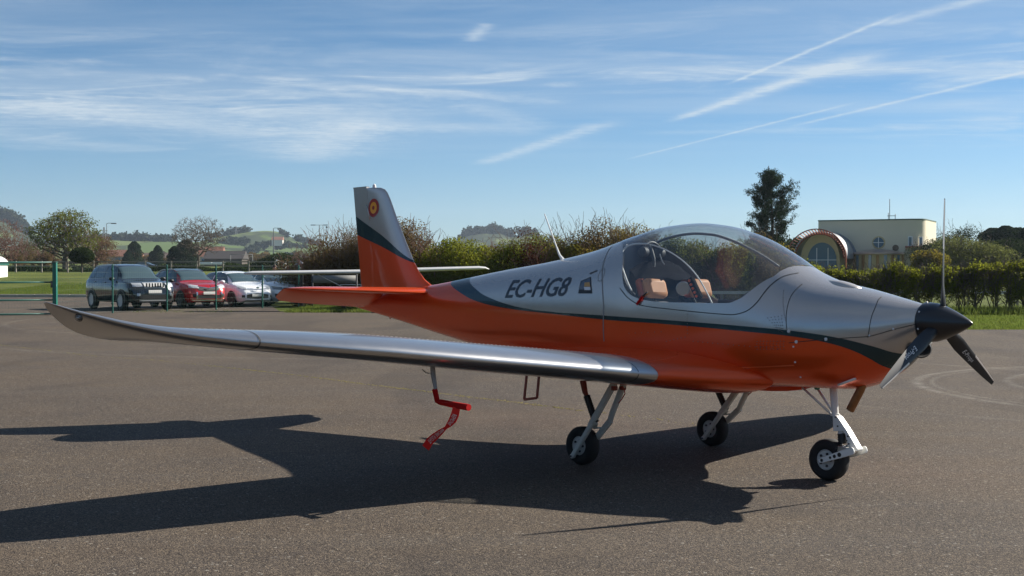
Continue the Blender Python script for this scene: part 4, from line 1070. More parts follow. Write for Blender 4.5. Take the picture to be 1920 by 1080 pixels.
V = []; F = []; n1, n2 = 14, 10
for i in range(n1):
    for j in range(n2):
        u, v = i/(n1-1), j/(n2-1); y = -.36+.72*u; x = .02+.20*v; hmax = min(1.62, fT(x)-.10)
        z = hmax - .10*abs(2*u-1)**2 - .16*v + .03*pnoise(Vector((u*5, v*4, 1))); V.append((x+.02*pnoise(Vector((u*6, v*3, 7))), y, z))
for i in range(n1-1):
    for j in range(n2-1): k = i*n2+j; F.append((k, k+1, k+n2+1, k+n2))
k0 = len(V)
for i in range(n1): V.append((V[i*n2][0], V[i*n2][1], 1.30)); 
for i in range(n1-1): F.append((i*n2, (i+1)*n2, k0+i+1, k0+i))
me = bpy.data.meshes.new('cloth_folds'); me.from_pydata(V, [], F); me.materials.append(simple('dark_cloth', (.004, .0045, .008), .95, spec=.1)); me.polygons.foreach_set('use_smooth', [True]*len(me.polygons)); o_ = bpy.data.objects.new('cloth_folds', me); link(o_, dk)
# round silver disc and black radio unit with orange knobs, near the far seat
ds = MB().lathe([(-.012, .002), (-.012, .05), (-.006, .056), (.006, .056), (.012, .045), (.012, .002)], 28, 'y', (0, 0, 0)).build('mirror_disc', simple('bright_disc', (.62, .58, .54), .18, .7), None)
p_ = A(1281, 541, -.36); ds.location = from_ac(p_); ds.rotation_euler = (0, 0, -ACA+.5); tag(ds, 'round shiny disc in front of the seats inside the cockpit', 'mirror')
ru = empty('handheld_unit', ACO); ru.rotation_euler = AC_EUL; tag(ru, 'black console with orange buttons leaning inside the cockpit', 'console')
a_, b_ = A(1294, 522, -.36), A(1312, 560, -.36); bx = MB(); beam(a_, b_, .055, .04, bx); bx.build('case', simple('matt_black', (.01, .01, .01), .95, spec=.1), ru, bevel=.006)
for k in range(5):
    c = a_.lerp(b_, .12+.19*k)+Vector((0, -.024, 0)); MB().lathe([(-.006, .011), (.004, .011)], 10, 'y', c).build('button', simple('orange_button', (.8, .12, .02), .4) if k == 0 else bpy.data.materials['orange_button'], ru)
# red tag at the canopy latch
tg = empty('latch_tag', ACO); tg.rotation_euler = AC_EUL; tag(tg, 'small red cloth tag hanging from the canopy latch', 'tag')
lx, lz = S(1207, 556); yl = -y_at(lx, lz)-.012
mb = MB(); beam(Vector((lx, yl, lz+.0)), Vector((lx-.05, yl-.008, lz-.065)), .022, .004, mb); mb.build('cloth_strip', M['red_cover'], tg)
MB().tube([Vector((lx-.01, yl+.006, lz-.005)), Vector((lx+.05, yl, lz+.035))], .006, 6).build('latch_pin', M['dark_metal'], tg)

# ================================================================== parked cars
def car(name, loc, heading, spec, label, cat='car', group=None):
    L, Wd, H = spec['L'], spec['W'], spec['H']; hw = Wd/2
    t = empty(name, loc, heading); tag(t, label, cat, group)
    paint = spec['paint']; rw = spec['rw']
    top = pchip(*zip(*spec['top']))            # upper outline z(x)
    belt = pchip(*zip(*spec['belt']))
    bot = pchip([-L/2, -L/2+.25, L/2-.3, L/2], [.42, spec['gc'], spec['gc']-.0, .30])
    wid = pchip([-L/2, -L/2+.12, -L/2+.5, 0, L/2-.9, L/2-.35, L/2-.10, L/2], [hw*.80, hw*.92, hw*.985, hw, hw*.985, hw*.93, hw*.80, hw*.66])
    cabin = lambda x: max(0.0, top(x)-belt(x))
    def sec(x):
        w_, b, be, tp = wid(x), bot(x), min(belt(x), top(x)-.01), top(x); cb = cabin(x)
        k = min(1, cb/.28); rwid = w_*(.90-.20*k)
        pts = [(0, b), (w_*.86, b), (w_*.97, b+.10), (w_, b+(be-b)*.45), (w_*.995, b+(be-b)*.70), (w_*.96, be-.02), (w_*(.93-.005*k), be+.012*k),
               (w_*(.93-.10*k), be+(tp-be)*.45), (rwid, tp-.07*k-.012), (rwid*.88, tp-.02*k-.004), (rwid*.55, tp), (0, tp+.012)]
        return pts
    xs = sorted(set(list(np.linspace(-L/2, L/2, 47))+[-L/2+.02, -L/2+.05, L/2-.02, L/2-.05]))
    rings = []
    for x in xs:
        p = sec(x); rings.append([Vector((x, y, z)) for y, z in p] + [Vector((x, -y, z)) for y, z in p[::-1][1:-1]])
    body = MB().loft(rings).build('body', paint, t, angle=42)
    def P(x, v, side=1, off=.006):
        p = sec(x); v = min(max(v, 0), len(p)-1.0001); i = int(v); f = v-i
        y = p[i][0]*(1-f)+p[i+1][0]*f; z = p[i][1]*(1-f)+p[i+1][1]*f
        dy, dz = p[i+1][0]-p[i][0], p[i+1][1]-p[i][1]; n = Vector((0, dz, -dy)); n = n.normalized() if n.length > 1e-6 else Vector((0, 0, 1))
        q = Vector((x, y, z)) + n*off; q.y *= side; return q
    def patch(fn, nu, nv, m, nm, parent, smooth=True):
        V = [fn(i/nu, j/nv) for i in range(nu+1) for j in range(nv+1)]; F = [(i*(nv+1)+j, i*(nv+1)+j+1, (i+1)*(nv+1)+j+1, (i+1)*(nv+1)+j) for i in range(nu) for j in range(nv)]
        b = MB(); b.add(V, F); return b.build(nm, m, parent, smooth=smooth, auto=False)
    # side windows
    for (xa0, xa1, xb0, xb1) in spec['side_windows']:          # rear-bottom, rear-top, front-bottom, front-top
        for sd in (-1, 1):
            patch(lambda u, v: P((xa0*(1-v)+xa1*v)*(1-u)+(xb0*(1-v)+xb1*v)*u, 6.25+2.35*v, sd, .008), 6, 4, M['car_glass'], 'side_window', t)
    # windscreen and rear window: span over the nose of the cabin
    def screen(x0, x1, nm, vlo=8.2):
        def fn(u, v):
            x = x0+(x1-x0)*u; a = -1+2*v; sd = 1 if a >= 0 else -1
            vv = 11 - abs(a)*(11-vlo); p = sec(x); return P(x, vv, sd, .009)
        patch(fn, 6, 12, M['car_glass'], nm, t)
    screen(*spec['windscreen'], 'windscreen', 8.45); screen(*spec['rear_window'], 'rear_window', 8.3)
    if spec.get('roof'): screen(spec['roof'][0], spec['roof'][1], 'roof_panel', 8.9)
    # wheels
    for xw in spec['axles']:
        for sd in (-1, 1):
            yw = sd*(hw-.10)
            arch = MB().lathe([(-.02, .001), (-.02, rw*1.17), (.005, rw*1.17)], 28, 'y', (0, 0, 0)); arch.v = [(x_, y_*sd, max(z_, -rw*.2)) for x_, y_, z_ in arch.v]
            ao = arch.build('wheel_arch', M['black'], t); ao.location = (xw, sd*(wid(xw)+.010), rw)
            w_ = MB().lathe([(-.10, rw*.60), (-.11, rw*.9), (-.08, rw), (.08, rw), (.11, rw*.9), (.115, rw*.66), (.09, rw*.62)], 32, 'y').build('wheel', M['rubber'], t); w_.location = (xw, sd*(wid(xw)-.075), rw); w_.scale = (1, sd, 1)
            mb = MB(); mb.lathe([(.088, rw*.64), (.10, rw*.63), (.10, rw*.57), (.05, rw*.55), (.04, .01)], 28, 'y')
            mb.build('rim_barrel', M['dark_metal'] if spec.get('darkrim') else M['dark_grey'], w_)
            mb = MB()
            for k in range(5):
                a = 2*math.pi*k/5+.3
                for dl in (-.10, .10): beam((.03*math.cos(a), .085, .03*math.sin(a)), (rw*.60*math.cos(a+dl), .098, rw*.60*math.sin(a+dl)), .028, .022, mb)
            mb.lathe([(.075, .045), (.10, .04), (.105, .001)], 12, 'y')
            mb.lathe([(.090, rw*.60), (.108, rw*.615), (.108, rw*.655), (.095, rw*.655)], 28, 'y')
            mb.build('rim', spec['rim'], w_)
    # lights, grille, plate, bumper trims: shapes on the nose
    def nose(y0, y1, z0, z1, m, nm, x_in=.0, off=.012, ny=8, tz=0.0, tz1=None, sym=True):
        for sd in ((1, -1) if sym else (1,)):
            V = []; F = []; nz = 4
            for i in range(ny+1):
                for j in range(nz+1):
                    y = y0+(y1-y0)*i/ny; za = z0+tz*(i/ny); zb = z1+(tz if tz1 is None else tz1)*(i/ny); z = za+(zb-za)*j/nz
                    # walk back from the nose until the body is reached
                    lo, hi = L/2-1.2, L/2
                    for _ in range(16):
                        mid = (lo+hi)/2; p = sec(mid)
                        inside = False
                        for q in range(len(p)-1):
                            (ya, zaa), (yb, zbb) = p[q], p[q+1]
                            if (zaa-z)*(zbb-z) <= 0 and abs(zbb-zaa) > 1e-6:
                                yy = ya+(yb-ya)*(z-zaa)/(zbb-zaa)
                                if yy >= abs(y): inside = True
                        if inside: lo = mid
                        else: hi = mid
                    V.append((lo+off, sd*y, z))
            for i in range(ny):
                for j in range(nz): k = i*(nz+1)+j; F.append((k, k+1, k+nz+2, k+nz+1))
            b = MB(); b.add(V, F); b.build(nm, m, t, auto=False)
    spec['face'](nose, t, P, hw, L, patch)
    # door lines, sill, mirrors, handles
    for xd in spec['doors']:
        for sd in (-1, 1): patch(lambda u, v: P(xd+.012*u, 2.2+3.9*v, sd, .004), 1, 8, M['seam'], 'door_gap', t)
    for sd in (-1, 1):
        patch(lambda u, v: P(-L/2+.5+(L-1.1)*u, 1.1+.75*v, sd, .006), 16, 1, M['black'] if spec.get('cladding') else paint, 'sill', t)
        mb = MB(); xm = spec['mirror']; z_ = belt(xm)+.09; yy = hw*.93+.13
        R_ = []
        for k, (dx, sc_) in enumerate([(-.07, .75), (-.05, 1), (.03, .9), (.08, .45)]): R_.append([Vector((xm+dx, sd*(yy+.11*math.cos(a)*sc_), z_+.075*math.sin(a)*sc_)) for a in np.linspace(0, 2*math.pi, 13)[:-1]])
        mb.loft(R_).build('mirror', spec.get('mirror_mat', paint), t, auto=False)
        for xh in spec['handles']:
            q = P(xh, 4.75, sd, .012); MB().box(q, (.16, .02, .022)).build('door_handle', spec.get('handle_mat', paint), t)
        if spec.get('rails'):
            MB().tube([P(x, 8.95, sd, .03) for x in np.linspace(-L/2+.55, .35, 8)], .015, 6).build('roof_rail', M['steel'], t)
    # tail lamps
    for sd in (-1, 1): patch(lambda u, v: P(-L/2+.03+.16*u, 4.3+1.6*v, sd, .008), 3, 3, simple_once('tail_lamp', (.25, .01, .01), .2), 'tail_lamp', t)
    return t
_once = {}
def simple_once(n, *a, **k):
    if n not in _once: _once[n] = simple(n, *a, **k)
    return _once[n]
def car_paint(name, col, metal=.3, rough=.3): return simple(name, col, rough, metal, .8)
chrome = simple('chrome', (.75, .75, .74), .15, 1.0); lampm = simple('headlamp', (.42, .45, .47), .35, .1, .2); lamp_dark = simple('headlamp_dark', (.16, .18, .20), .08, .4, .6)
platem = simple('plate_white', (.62, .62, .58), .5); grill = simple('grille_black', (.01, .01, .01), .5)
def plate_text(t, x, z, txt):
    pass
def face_suv(nose, t, P, hw, L, patch):
    nose(.0, .40, .86, 1.06, simple_once('bright_grille', (.62, .62, .60), .3, .2), 'grille_surround', off=.010, sym=True)
    for k in range(7):
        y = -.33+.11*k
        V_ = []; 
        b = MB(); b.box((L/2+.022-abs(y)*.10, y, .96), (.03, .060, .155)); b.build('grille_slot', grill, t, bevel=.008)
    nose(.47, .80, .90, 1.05, lampm, 'headlight', off=.014, tz=.0)
    nose(0, .76, .44, .60, grill, 'lower_grille', off=.008); nose(.58, .70, .56, .66, simple_once('fog_lamp', (.5, .5, .5), .1, .5), 'fog_lamp', off=.014)
    nose(0, .62, .36, .41, simple_once('skid_silver', (.3, .3, .3), .4, .5), 'bumper_trim', off=.012)
    nose(0, .26, .66, .78, platem, 'number_plate', off=.028)
def face_crossover(nose, t, P, hw, L, patch):
    nose(.0, .46, .66, .82, grill, 'grille', off=.010, tz=.08, tz1=.05); nose(.0, .46, .80, .825, chrome, 'grille_trim', off=.016, tz=.07)
    nose(.42, .78, .80, .92, lampm, 'headlight', off=.014, tz=.03, tz1=.06)
    b = MB(); R0 = .07; b.tube([(L/2+.03, 0, .86+R0), (L/2+.03, .05, .86), (L/2+.03, 0, .86-R0), (L/2+.03, -.05, .86), (L/2+.03, 0, .86+R0)], .014, 6); b.build('emblem', chrome, t)
    nose(.0, .50, .40, .54, grill, 'lower_grille', off=.010); nose(.0, .70, .30, .36, chrome, 'bumper_trim', off=.018); nose(.55, .68, .46, .58, grill, 'fog_recess', off=.013)
    nose(.50, .56, .38, .66, chrome, 'daytime_light', off=.017); nose(0, .26, .56, .67, platem, 'number_plate', off=.026)
def face_hatch(nose, t, P, hw, L, patch):
    nose(.0, .44, .72, .745, chrome, 'grille_trim', off=.012, tz=.02); nose(.46, .74, .72, .82, lampm, 'headlight', off=.012, tz=.05, tz1=.12)
    nose(.0, .50, .34, .58, grill, 'lower_grille', off=.010, tz=.03, tz1=-.06); nose(.0, .50, .575, .60, chrome, 'grille_trim', off=.014, tz=-.02)
    nose(.58, .68, .40, .50, grill, 'fog_lamp', off=.012); nose(0, .26, .44, .55, platem, 'number_plate', off=.026)
    b = MB(); b.lathe([(L/2+.01, .05), (L/2+.02, .045), (L/2+.022, .001)], 14, 'x', (0, 0, .80)); b.v = [(x, y*1.5, (z-.80)*.8+.80) for x, y, z in b.v]; b.build('emblem', chrome, t)
def face_hatch2(nose, t, P, hw, L, patch):
    nose(.0, .40, .66, .78, grill, 'grille', off=.010); nose(.42, .78, .68, .80, lamp_dark, 'headlight', off=.012, tz=.03, tz1=.05)
    nose(.0, .60, .34, .48, grill, 'lower_grille', off=.010); nose(0, .26, .52, .62, platem, 'number_plate', off=.026); nose(.60, .74, .40, .52, grill, 'fog_recess', off=.012)
HEAD = math.atan2(-.777, .63)
suv = dict(L=4.82, W=1.94, H=1.76, gc=.30, rw=.375, paint=car_paint('dark_blue_grey_paint', (.006, .009, .016), .1, .2), rim=M['rim_grey'], axles=(-1.44, 1.47), cladding=True, rails=True,
  top=[(-2.41, .95), (-2.36, 1.12), (-2.15, 1.45), (-1.95, 1.66), (-1.4, 1.735), (-.4, 1.76), (.30, 1.70), (.62, 1.56), (1.12, 1.20), (1.25, 1.16), (2.0, 1.08), (2.28, 1.0), (2.38, .85), (2.41, .70)],
  belt=[(-2.41, 1.10), (-1.9, 1.16), (1.1, 1.10), (2.0, 1.02), (2.41, .66)], side_windows=[(-2.02, -1.82, -1.42, -1.38), (-1.34, -1.30, -.42, -.40), (-.34, -.32, .95, .42)],
  windscreen=(1.12, .42), rear_window=(-2.30, -2.02), doors=(-1.38, -.38, .92), mirror=.80, handles=(-1.15, -.12), face=face_suv, mirror_mat=M['black'])
red = dict(roof=(-1.50, .30), L=4.23, W=1.80, H=1.58, gc=.24, rw=.335, paint=car_paint('red_paint', (.42, .008, .010), .3, .28), rim=M['dark_metal'], axles=(-1.33, 1.31), cladding=True, rails=True,
  top=[(-2.11, .90), (-2.05, 1.10), (-1.85, 1.28), (-1.5, 1.46), (-.9, 1.56), (-.1, 1.58), (.25, 1.52), (.55, 1.38), (.98, 1.12), (1.1, 1.06), (1.75, .97), (2.0, .88), (2.08, .76), (2.115, .62)],
  belt=[(-2.11, 1.0), (-1.6, 1.08), (1.0, 1.0), (1.75, .93), (2.11, .6)], side_windows=[(-1.70, -1.50, -1.20, -1.12), (-1.12, -1.06, -.30, -.28), (-.22, -.20, .84, .34)],
  windscreen=(.98, .32), rear_window=(-1.98, -1.60), doors=(-1.05, -.25, .82), mirror=.68, handles=(-.95, -.02), face=face_crossover, mirror_mat=M['black'])
wht = dict(L=3.95, W=1.72, H=1.48, gc=.20, rw=.315, paint=car_paint('white_car_paint', (.80, .82, .84), .0, .25), rim=M['dark_metal'], axles=(-1.24, 1.25), darkrim=True,
  top=[(-1.975, .85), (-1.93, 1.05), (-1.78, 1.25), (-1.5, 1.41), (-.9, 1.47), (-.2, 1.48), (.2, 1.42), (.5, 1.29), (1.02, 1.04), (1.15, .99), (1.6, .88), (1.85, .78), (1.93, .66), (1.975, .55)],
  belt=[(-1.975, 1.05), (-1.4, 1.08), (.9, .93), (1.5, .86), (1.975, .55)], side_windows=[(-1.62, -1.42, -.62, -.58), (-.52, -.50, .92, .30)],
  windscreen=(1.02, .28), rear_window=(-1.88, -1.60), doors=(-.50, .80), mirror=.66, handles=(-.40,), face=face_hatch)
wh2 = dict(L=4.0, W=1.74, H=1.44, gc=.20, rw=.315, paint=car_paint('cool_white_paint', (.74, .79, .84), .05, .25), rim=M['dark_metal'], axles=(-1.26, 1.27), darkrim=True,
  top=[(-2.0, .85), (-1.95, 1.02), (-1.8, 1.2), (-1.5, 1.36), (-.9, 1.43), (-.2, 1.44), (.15, 1.40), (.45, 1.28), (.98, 1.04), (1.12, 1.0), (1.65, .90), (1.9, .78), (1.97, .66), (2.0, .55)],
  belt=[(-2.0, 1.0), (-1.4, 1.02), (.9, .93), (1.5, .87), (2.0, .55)], side_windows=[(-1.62, -1.42, -.82, -.78), (-.76, -.74, -.05, -.05), (.02, .0, .88, .26)],
  windscreen=(.98, .26), rear_window=(-1.88, -1.60), doors=(-.78, -.02, .80), mirror=.66, handles=(-.65, .12), face=face_hatch2, mirror_mat=M['black'])
CG = 'cars parked in a row behind the wire fence'
car('parked_car', (-15.0, 50.35, 0), HEAD, suv, 'dark blue four-wheel-drive car with bright slotted grille at left end of the parked row', 'car', CG)
car('parked_car', (-13.44, 53.0, 0), HEAD, red, 'red crossover car parked between the dark car and the white cars', 'car', CG)
car('parked_car', (-11.80, 54.8, 0), HEAD, wht, 'white three-door hatchback parked right next to the red car', 'car', CG)
car('parked_car', (-10.72, 56.8, 0), HEAD, wh2, 'pale white hatchback parked behind the tail of the aircraft, fourth in the row', 'car', CG)
wh3 = dict(wh2); wh3['face'] = face_hatch; wh3['paint'] = wht['paint']
car('parked_car', (-9.85, 60.2, 0), HEAD-.12, wh3, 'white car almost hidden by the orange tailplane, last of the parked row', 'car', CG)
drk = dict(wh2); drk['paint'] = car_paint('dark_passing_paint', (.012, .016, .022)); drk['face'] = face_hatch2
car('passing_car', Vector((px_x(276, 232), 232, th(0, 232)+.15)), math.radians(-8), drk, 'small dark car driving on the road beyond the field', 'car')

# ================================================================== wire fence and gate
posts = []
fg = empty('wire_fence', (0, 0, 0)); tag(fg, 'green wire mesh fence with slim posts in front of the parked cars', 'fence')
gp = [(103, 43.5), (211, 45.6), (313, 47.7), (405, 49.6), (492, 51.8), (560, 53.6)]
pl = [(px_x(a, Y), Y) for a, Y in gp]
for i, (x, y) in enumerate(pl):
    if i == 0: continue
    mb = MB(); mb.tube([(x, y, -.02), (x, y, 1.70)], .032, 10); mb.lathe([(1.70, .036), (1.725, .03), (1.74, .004)], 10, 'z', (x, y, 0)); mb.build('post', M['green_post'], fg)
    for z in (.35, .95, 1.55): MB().box((x, y-.04, z), (.075, .03, .05)).build('clamp', M['green_post'], fg)
def mesh_panel(x0, y0, x1, y1, z0, z1, parent, nm='wire_mesh', step=.20, r=.0013, rz=.10):
    V = []; F = []; d = Vector((x1-x0, y1-y0, 0)); L = d.length; d.normalize()
    def wire(a, b, r):
        t = (b-a).normalized(); u = t.orthogonal().normalized(); v = t.cross(u); k = len(V)
        for c in (a, b):
            for q in (0, 2.094, 4.189): V.append(c+(u*math.cos(q)+v*math.sin(q))*r)
        for i in range(3): F.append((k+i, k+(i+1) % 3, k+3+(i+1) % 3, k+3+i))
    for k in range(int(L/rz)): p = Vector((x0, y0, 0))+d*(k*rz); wire(p+Vector((0, 0, z0)), p+Vector((0, 0, z1)), r)
    for z in np.arange(z0, z1+.001, step): wire(Vector((x0, y0, z)), Vector((x1, y1, z)), r*1.4)
    o = fast_mesh(nm, V, F, M['green_post'], parent); o['kind'] = 'stuff'; return o
for (a, b) in zip(pl[:-1], pl[1:]): mesh_panel(a[0], a[1]+.03, b[0], b[1]+.03, .05, 1.62, fg)
gt = empty('field_gate', (0, 0, 0)); tag(gt, 'green steel gate with four rails hung on the thick square post', 'gate')
gx, gy = pl[0]
g_end = (px_x(-160, 42.4), 42.4)
pz = MB(); pz.box((gx, gy, .88), (.135, .135, 1.80)); pz.build('gate_post', simple('gate_green', (.008, .13, .095), .45, 0, .2), gt, bevel=.01)
MB().box((gx, gy, 1.80), (.15, .15, .03)).build('post_cap', M['green_post'], gt)
for z in (.03, .50, 1.10, 1.77):
    MB().tube([(gx-.08, gy, z+.02), (g_end[0], g_end[1], z-.0)], .028, 10).build('rail', M['green_post'], gt)
mesh_panel(g_end[0], g_end[1], gx-.1, gy, .05, 1.72, gt)
MB().box((gx-.09, gy-.06, 1.05), (.05, .06, .22)).build('lock_case', M['dark_grey'], gt)

# ================================================================== second aircraft (high wing) behind the tail
M['wing_white'] = simple('wing_white', (.62, .60, .56), .35, 0, .4, nscale=3)
hwY = 48.5; hx0 = px_x(690, hwY)
hp = empty('high_wing_aircraft', (hx0, hwY, 0), R(-90)+R(4)); tag(hp, 'small white high-wing aircraft parked behind the orange tail fin', 'light aircraft')
# local x forward (towards the camera), y to the photo's right
def hw_ring(y, z, c, t, xo=0): return section(y, xo+c*.35, z, c, t)
Rg = [hw_ring(y, z, c, t) for y, z, c, t in [(-4.62, 1.40, .55, .06), (-4.58, 1.405, .85, .10), (-4.3, 1.41, 1.05, .13), (-2, 1.43, 1.15, .14), (0, 1.455, 1.2, .14), (2, 1.53, 1.15, .14), (4.2, 1.60, 1.05, .13), (4.45, 1.60, .85, .10), (4.58, 1.56, .5, .06)]]
hwg = MB().loft(Rg).build('wing', M['wing_white'], hp, angle=60)
rr = []
for x, w_, z0_, z1_ in [(-4.4, .06, .75, .95), (-3, .14, .65, 1.0), (-1.4, .32, .45, 1.2), (-.5, .45, .38, 1.38), (.2, .46, .36, 1.38), (.8, .42, .38, 1.05), (1.4, .34, .42, .92), (1.7, .20, .5, .8)]:
    w_ *= .62
    rr.append([Vector((x, w_*math.cos(a)*1.0, (z0_+z1_)/2+(z1_-z0_)/2*math.sin(a))) for a in np.linspace(0, 2*math.pi, 19)[:-1]])
hf = MB().loft(rr).build('fuselage', M['wing_white'], hp, auto=False)
for sd in (-1, 1):
    MB().tube([(.1, sd*1.9, 1.38), (.05, sd*.27, .55)], .028, 8, flat=.6).build('wing_strut', M['pink_paint'], hp)
    lg = MB().tube([(.0, sd*.3, .5), (.0, sd*.88, .16)], .025, 8).build('gear_leg', M['dark_grey'], hp)
    wh = MB().lathe([(-.06, .08), (-.065, .15), (0, .17), (.065, .15), (.06, .08)], 20, 'y', (0, sd*.92, .17)).build('wheel', M['rubber'], hp)
MB().loft([[Vector((-4.5, y, .92)), Vector((-3.9, y, .92)), Vector((-3.9, y, .95)), Vector((-4.5, y, .95))] for y in (-1.3, 1.3)]).build('tailplane', M['wing_white'], hp)
MB().loft([[Vector((-4.6, -.03, z)), Vector((-4.6+.9-(z-.9)*.5, -.03, z)), Vector((-4.6+.9-(z-.9)*.5, .03, z)), Vector((-4.6, .03, z))] for z in (.9, 1.42)]).build('fin', M['wing_white'], hp)
MB().lathe([(1.70, .12), (1.80, .10), (1.92, .02)], 16, 'x', (0, 0, .66)).build('spinner', M['black'], hp)
for a in (30, 210): beam((1.8, 0, .66), (1.8, .7*math.cos(R(a)), .66+.7*math.sin(R(a))), .08, .02, MB()).build('propeller_blade', M['black'], hp)
sc_ = MB().loft([[Vector((x, y, z)) for y, z in ((-.27, 1.0), (-.24, 1.36), (.24, 1.36), (.27, 1.0))] for x in (.55, .60)]).build('windscreen', M['car_glass'], hp)
# board, mirror post
bd = empty('grey_board', (px_x(627, 51), 51, 0)); tag(bd, 'low grey panel on dark posts in front of the brown hedge', 'panel')
MB().box((0, 0, 1.17), (1.70, .04, .31)).build('panel', simple('board_grey', (.19, .19, .18), .6, nscale=2), bd)
for x in (-.88, .88): MB().box((x, .04, .68), (.06, .06, 1.38)).build('post', M['dark_grey'], bd)
bk = MB().box((px_x(566, 52), 52, .70), (.10, .10, 1.45)).build('dark_post', M['black'], None, smooth=False, bevel=.01); tag(bk, 'thick dark post at the left end of the hedge', 'post')
mr = empty('convex_mirror', (px_x(561, 62), 62, 0)); tag(mr, 'round grey convex mirror on a pole beside the hedge end', 'mirror')
MB().tube([(0, 0, 0), (0, 0, 1.35)], .03, 8).build('pole', M['mid_grey'], mr)
MB().lathe([(-.10, .001), (-.09, .10), (-.05, .17), (.0, .21), (.03, .20), (.03, .001)], 26, 'y', (0, 0, 1.80)).build('mirror_face', simple('hazy_mirror', (.22, .24, .27), .25, .6), mr, auto=False)

# ================================================================== person behind the parked cars
def person():
    Y = 60.5; X = px_x(515, Y)+.0; t = empty('person', (X, Y, 0)); tag(t, 'person in dark clothes standing behind the pale hatchback', 'person')
    J = {0: ((0, 0, .95), .15), 1: ((0, 0, 1.15), .14), 2: ((0, 0, 1.38), .16), 3: ((0, .0, 1.50), .06), 4: ((0, -.01, 1.60), .085), 5: ((0, -.01, 1.70), .085),
         6: ((-.20, 0, 1.40), .06), 7: ((-.27, -.03, 1.15), .045), 8: ((-.20, -.22, 1.05), .035), 9: ((.20, 0, 1.40), .06), 10: ((.27, .0, 1.15), .045), 11: ((.24, -.10, .92), .035),
         12: ((-.10, 0, .90), .10), 13: ((-.11, .02, .50), .06), 14: ((-.11, .03, .08), .045), 15: ((-.11, -.10, .04), .035), 16: ((.10, 0, .90), .10), 17: ((.11, .02, .50), .06), 18: ((.11, .03, .08), .045), 19: ((.11, -.10, .04), .035)}
    E = [(0, 1), (1, 2), (2, 3), (3, 4), (4, 5), (2, 6), (6, 7), (7, 8), (2, 9), (9, 10), (10, 11), (0, 12), (12, 13), (13, 14), (14, 15), (0, 16), (16, 17), (17, 18), (18, 19)]
    me = bpy.data.meshes.new('body'); me.from_pydata([J[i][0] for i in range(20)], E, []); o = bpy.data.objects.new('body', me); link(o, t)
    md = o.modifiers.new('skin', 'SKIN'); 
    for i in range(20): sv = me.skin_vertices[0].data[i]; sv.radius = (J[i][1], J[i][1]*.85)
    me.skin_vertices[0].data[0].use_root = True
    s2 = o.modifiers.new('s', 'SUBSURF'); s2.levels = 2; s2.render_levels = 2
    m, nt = mat('person_colours'); N = NT(nt); sp = N.n('ShaderNodeSeparateXYZ'); N.l(N.coord('Object'), sp.inputs[0])
    c = N.mix(N.ramp(sp.outputs[2], (1.495, 1.505)), (.012, .013, .02), (.42, .22, .16)); N.out(N.princ(c, .7)); me.materials.append(m)
    hr = MB().lathe([(1.60, .001), (1.61, .085), (1.68, .10), (1.74, .085), (1.785, .03), (1.79, .001)], 16, 'z', (0, .03, 0)).build('hair', simple('brown_hair', (.05, .02, .01), .7), t, auto=False)
person()

# ================================================================== hills and far land
def hill(name, D, sil, depth, base_py, m, label, zfar=None, nz=16, rough=1.2, xpad=60):
    """sil: ridge line as photo pixels at distance D; the slope comes forward by depth"""
    X = [px_x(a, D) for a, b in sil]; Z = [px_z(b, D) for a, b in sil]; f = pchip(X, Z)
    xs = np.linspace(X[0], X[-1], 90); V = []; n = len(xs)
    zb = th(0, D-depth)-3
    prof = np.linspace(0, 1, nz)
    for t in prof:
        for x in xs:
            y = D-depth*(1-t); e = min((x-X[0])/xpad, (X[-1]-x)/xpad, 1); e = max(e, 0)
            h = zb+(f(x)-zb)*(t*t*(3-2*t)*.75+.25*t) + rough*pnoise(Vector((x*.012, y*.012, D)))*t*(1-t)*4 + rough*.5*pnoise(Vector((x*.03, y*.03, D)))*t
            V.append((x*(y/D)**.0, y, h))
    for k, t in enumerate((.35, .8, 1.0)):
        for x in xs: V.append((x, D+depth*t, zb+(f(x)-zb)*(1-t)**1.5))
    F = [(j*n+i, j*n+i+1, (j+1)*n+i+1, (j+1)*n+i) for j in range(nz+3-1) for i in range(n-1)]
    o = fast_mesh(name, V, F, m, smooth=True); tag(o, label, kind='structure'); return o, f, zb, (X[0], X[-1])
def mat_fields(name, wood=.5, g1=(.085, .13, .035), g2=(.135, .165, .055), g3=(.11, .105, .05), sc_=.012, wc=(.028, .038, .022)):
    m, nt = mat(name); N = NT(nt); tc = N.coord('Object', (1, .45, 1))
    vo = N.n('ShaderNodeTexVoronoi'); N.l(tc, vo.inputs['Vector']); vo.inputs['Scale'].default_value = sc_; vo.feature = 'F1'
    sp = N.n('ShaderNodeSeparateColor'); N.l(vo.outputs['Color'], sp.inputs[0])
    c = N.mix(N.ramp(sp.outputs[0], (.2, .8)), g1, g2); c = N.mix(N.ramp(sp.outputs[1], (.6, .9)), c, g3)
    v2 = N.n('ShaderNodeTexVoronoi'); N.l(tc, v2.inputs['Vector']); v2.inputs['Scale'].default_value = sc_; v2.feature = 'DISTANCE_TO_EDGE'
    e = N.math('SUBTRACT', 1, N.ramp(N.math('ADD', v2.outputs['Distance'], N.math('MULTIPLY', N.noise(tc, .05, 4), .05)), (.03, .06)))
    c = N.mix(N.math('MULTIPLY', e, .85), c, wc)
    wd = N.ramp(N.noise(tc, .006, 5, .6), (wood, wood+.05)); c = N.mix(wd, c, wc)
    c = N.mix(N.math('MULTIPLY', N.noise(tc, .08, 5, .7), .3), c, (.08, .10, .035))
    N.out(N.princ(c, .95, 0, 0, None, .1)); return m
fm = mat_fields('far_fields', .57); fm2 = mat_fields('far_fields_wooded', .42)
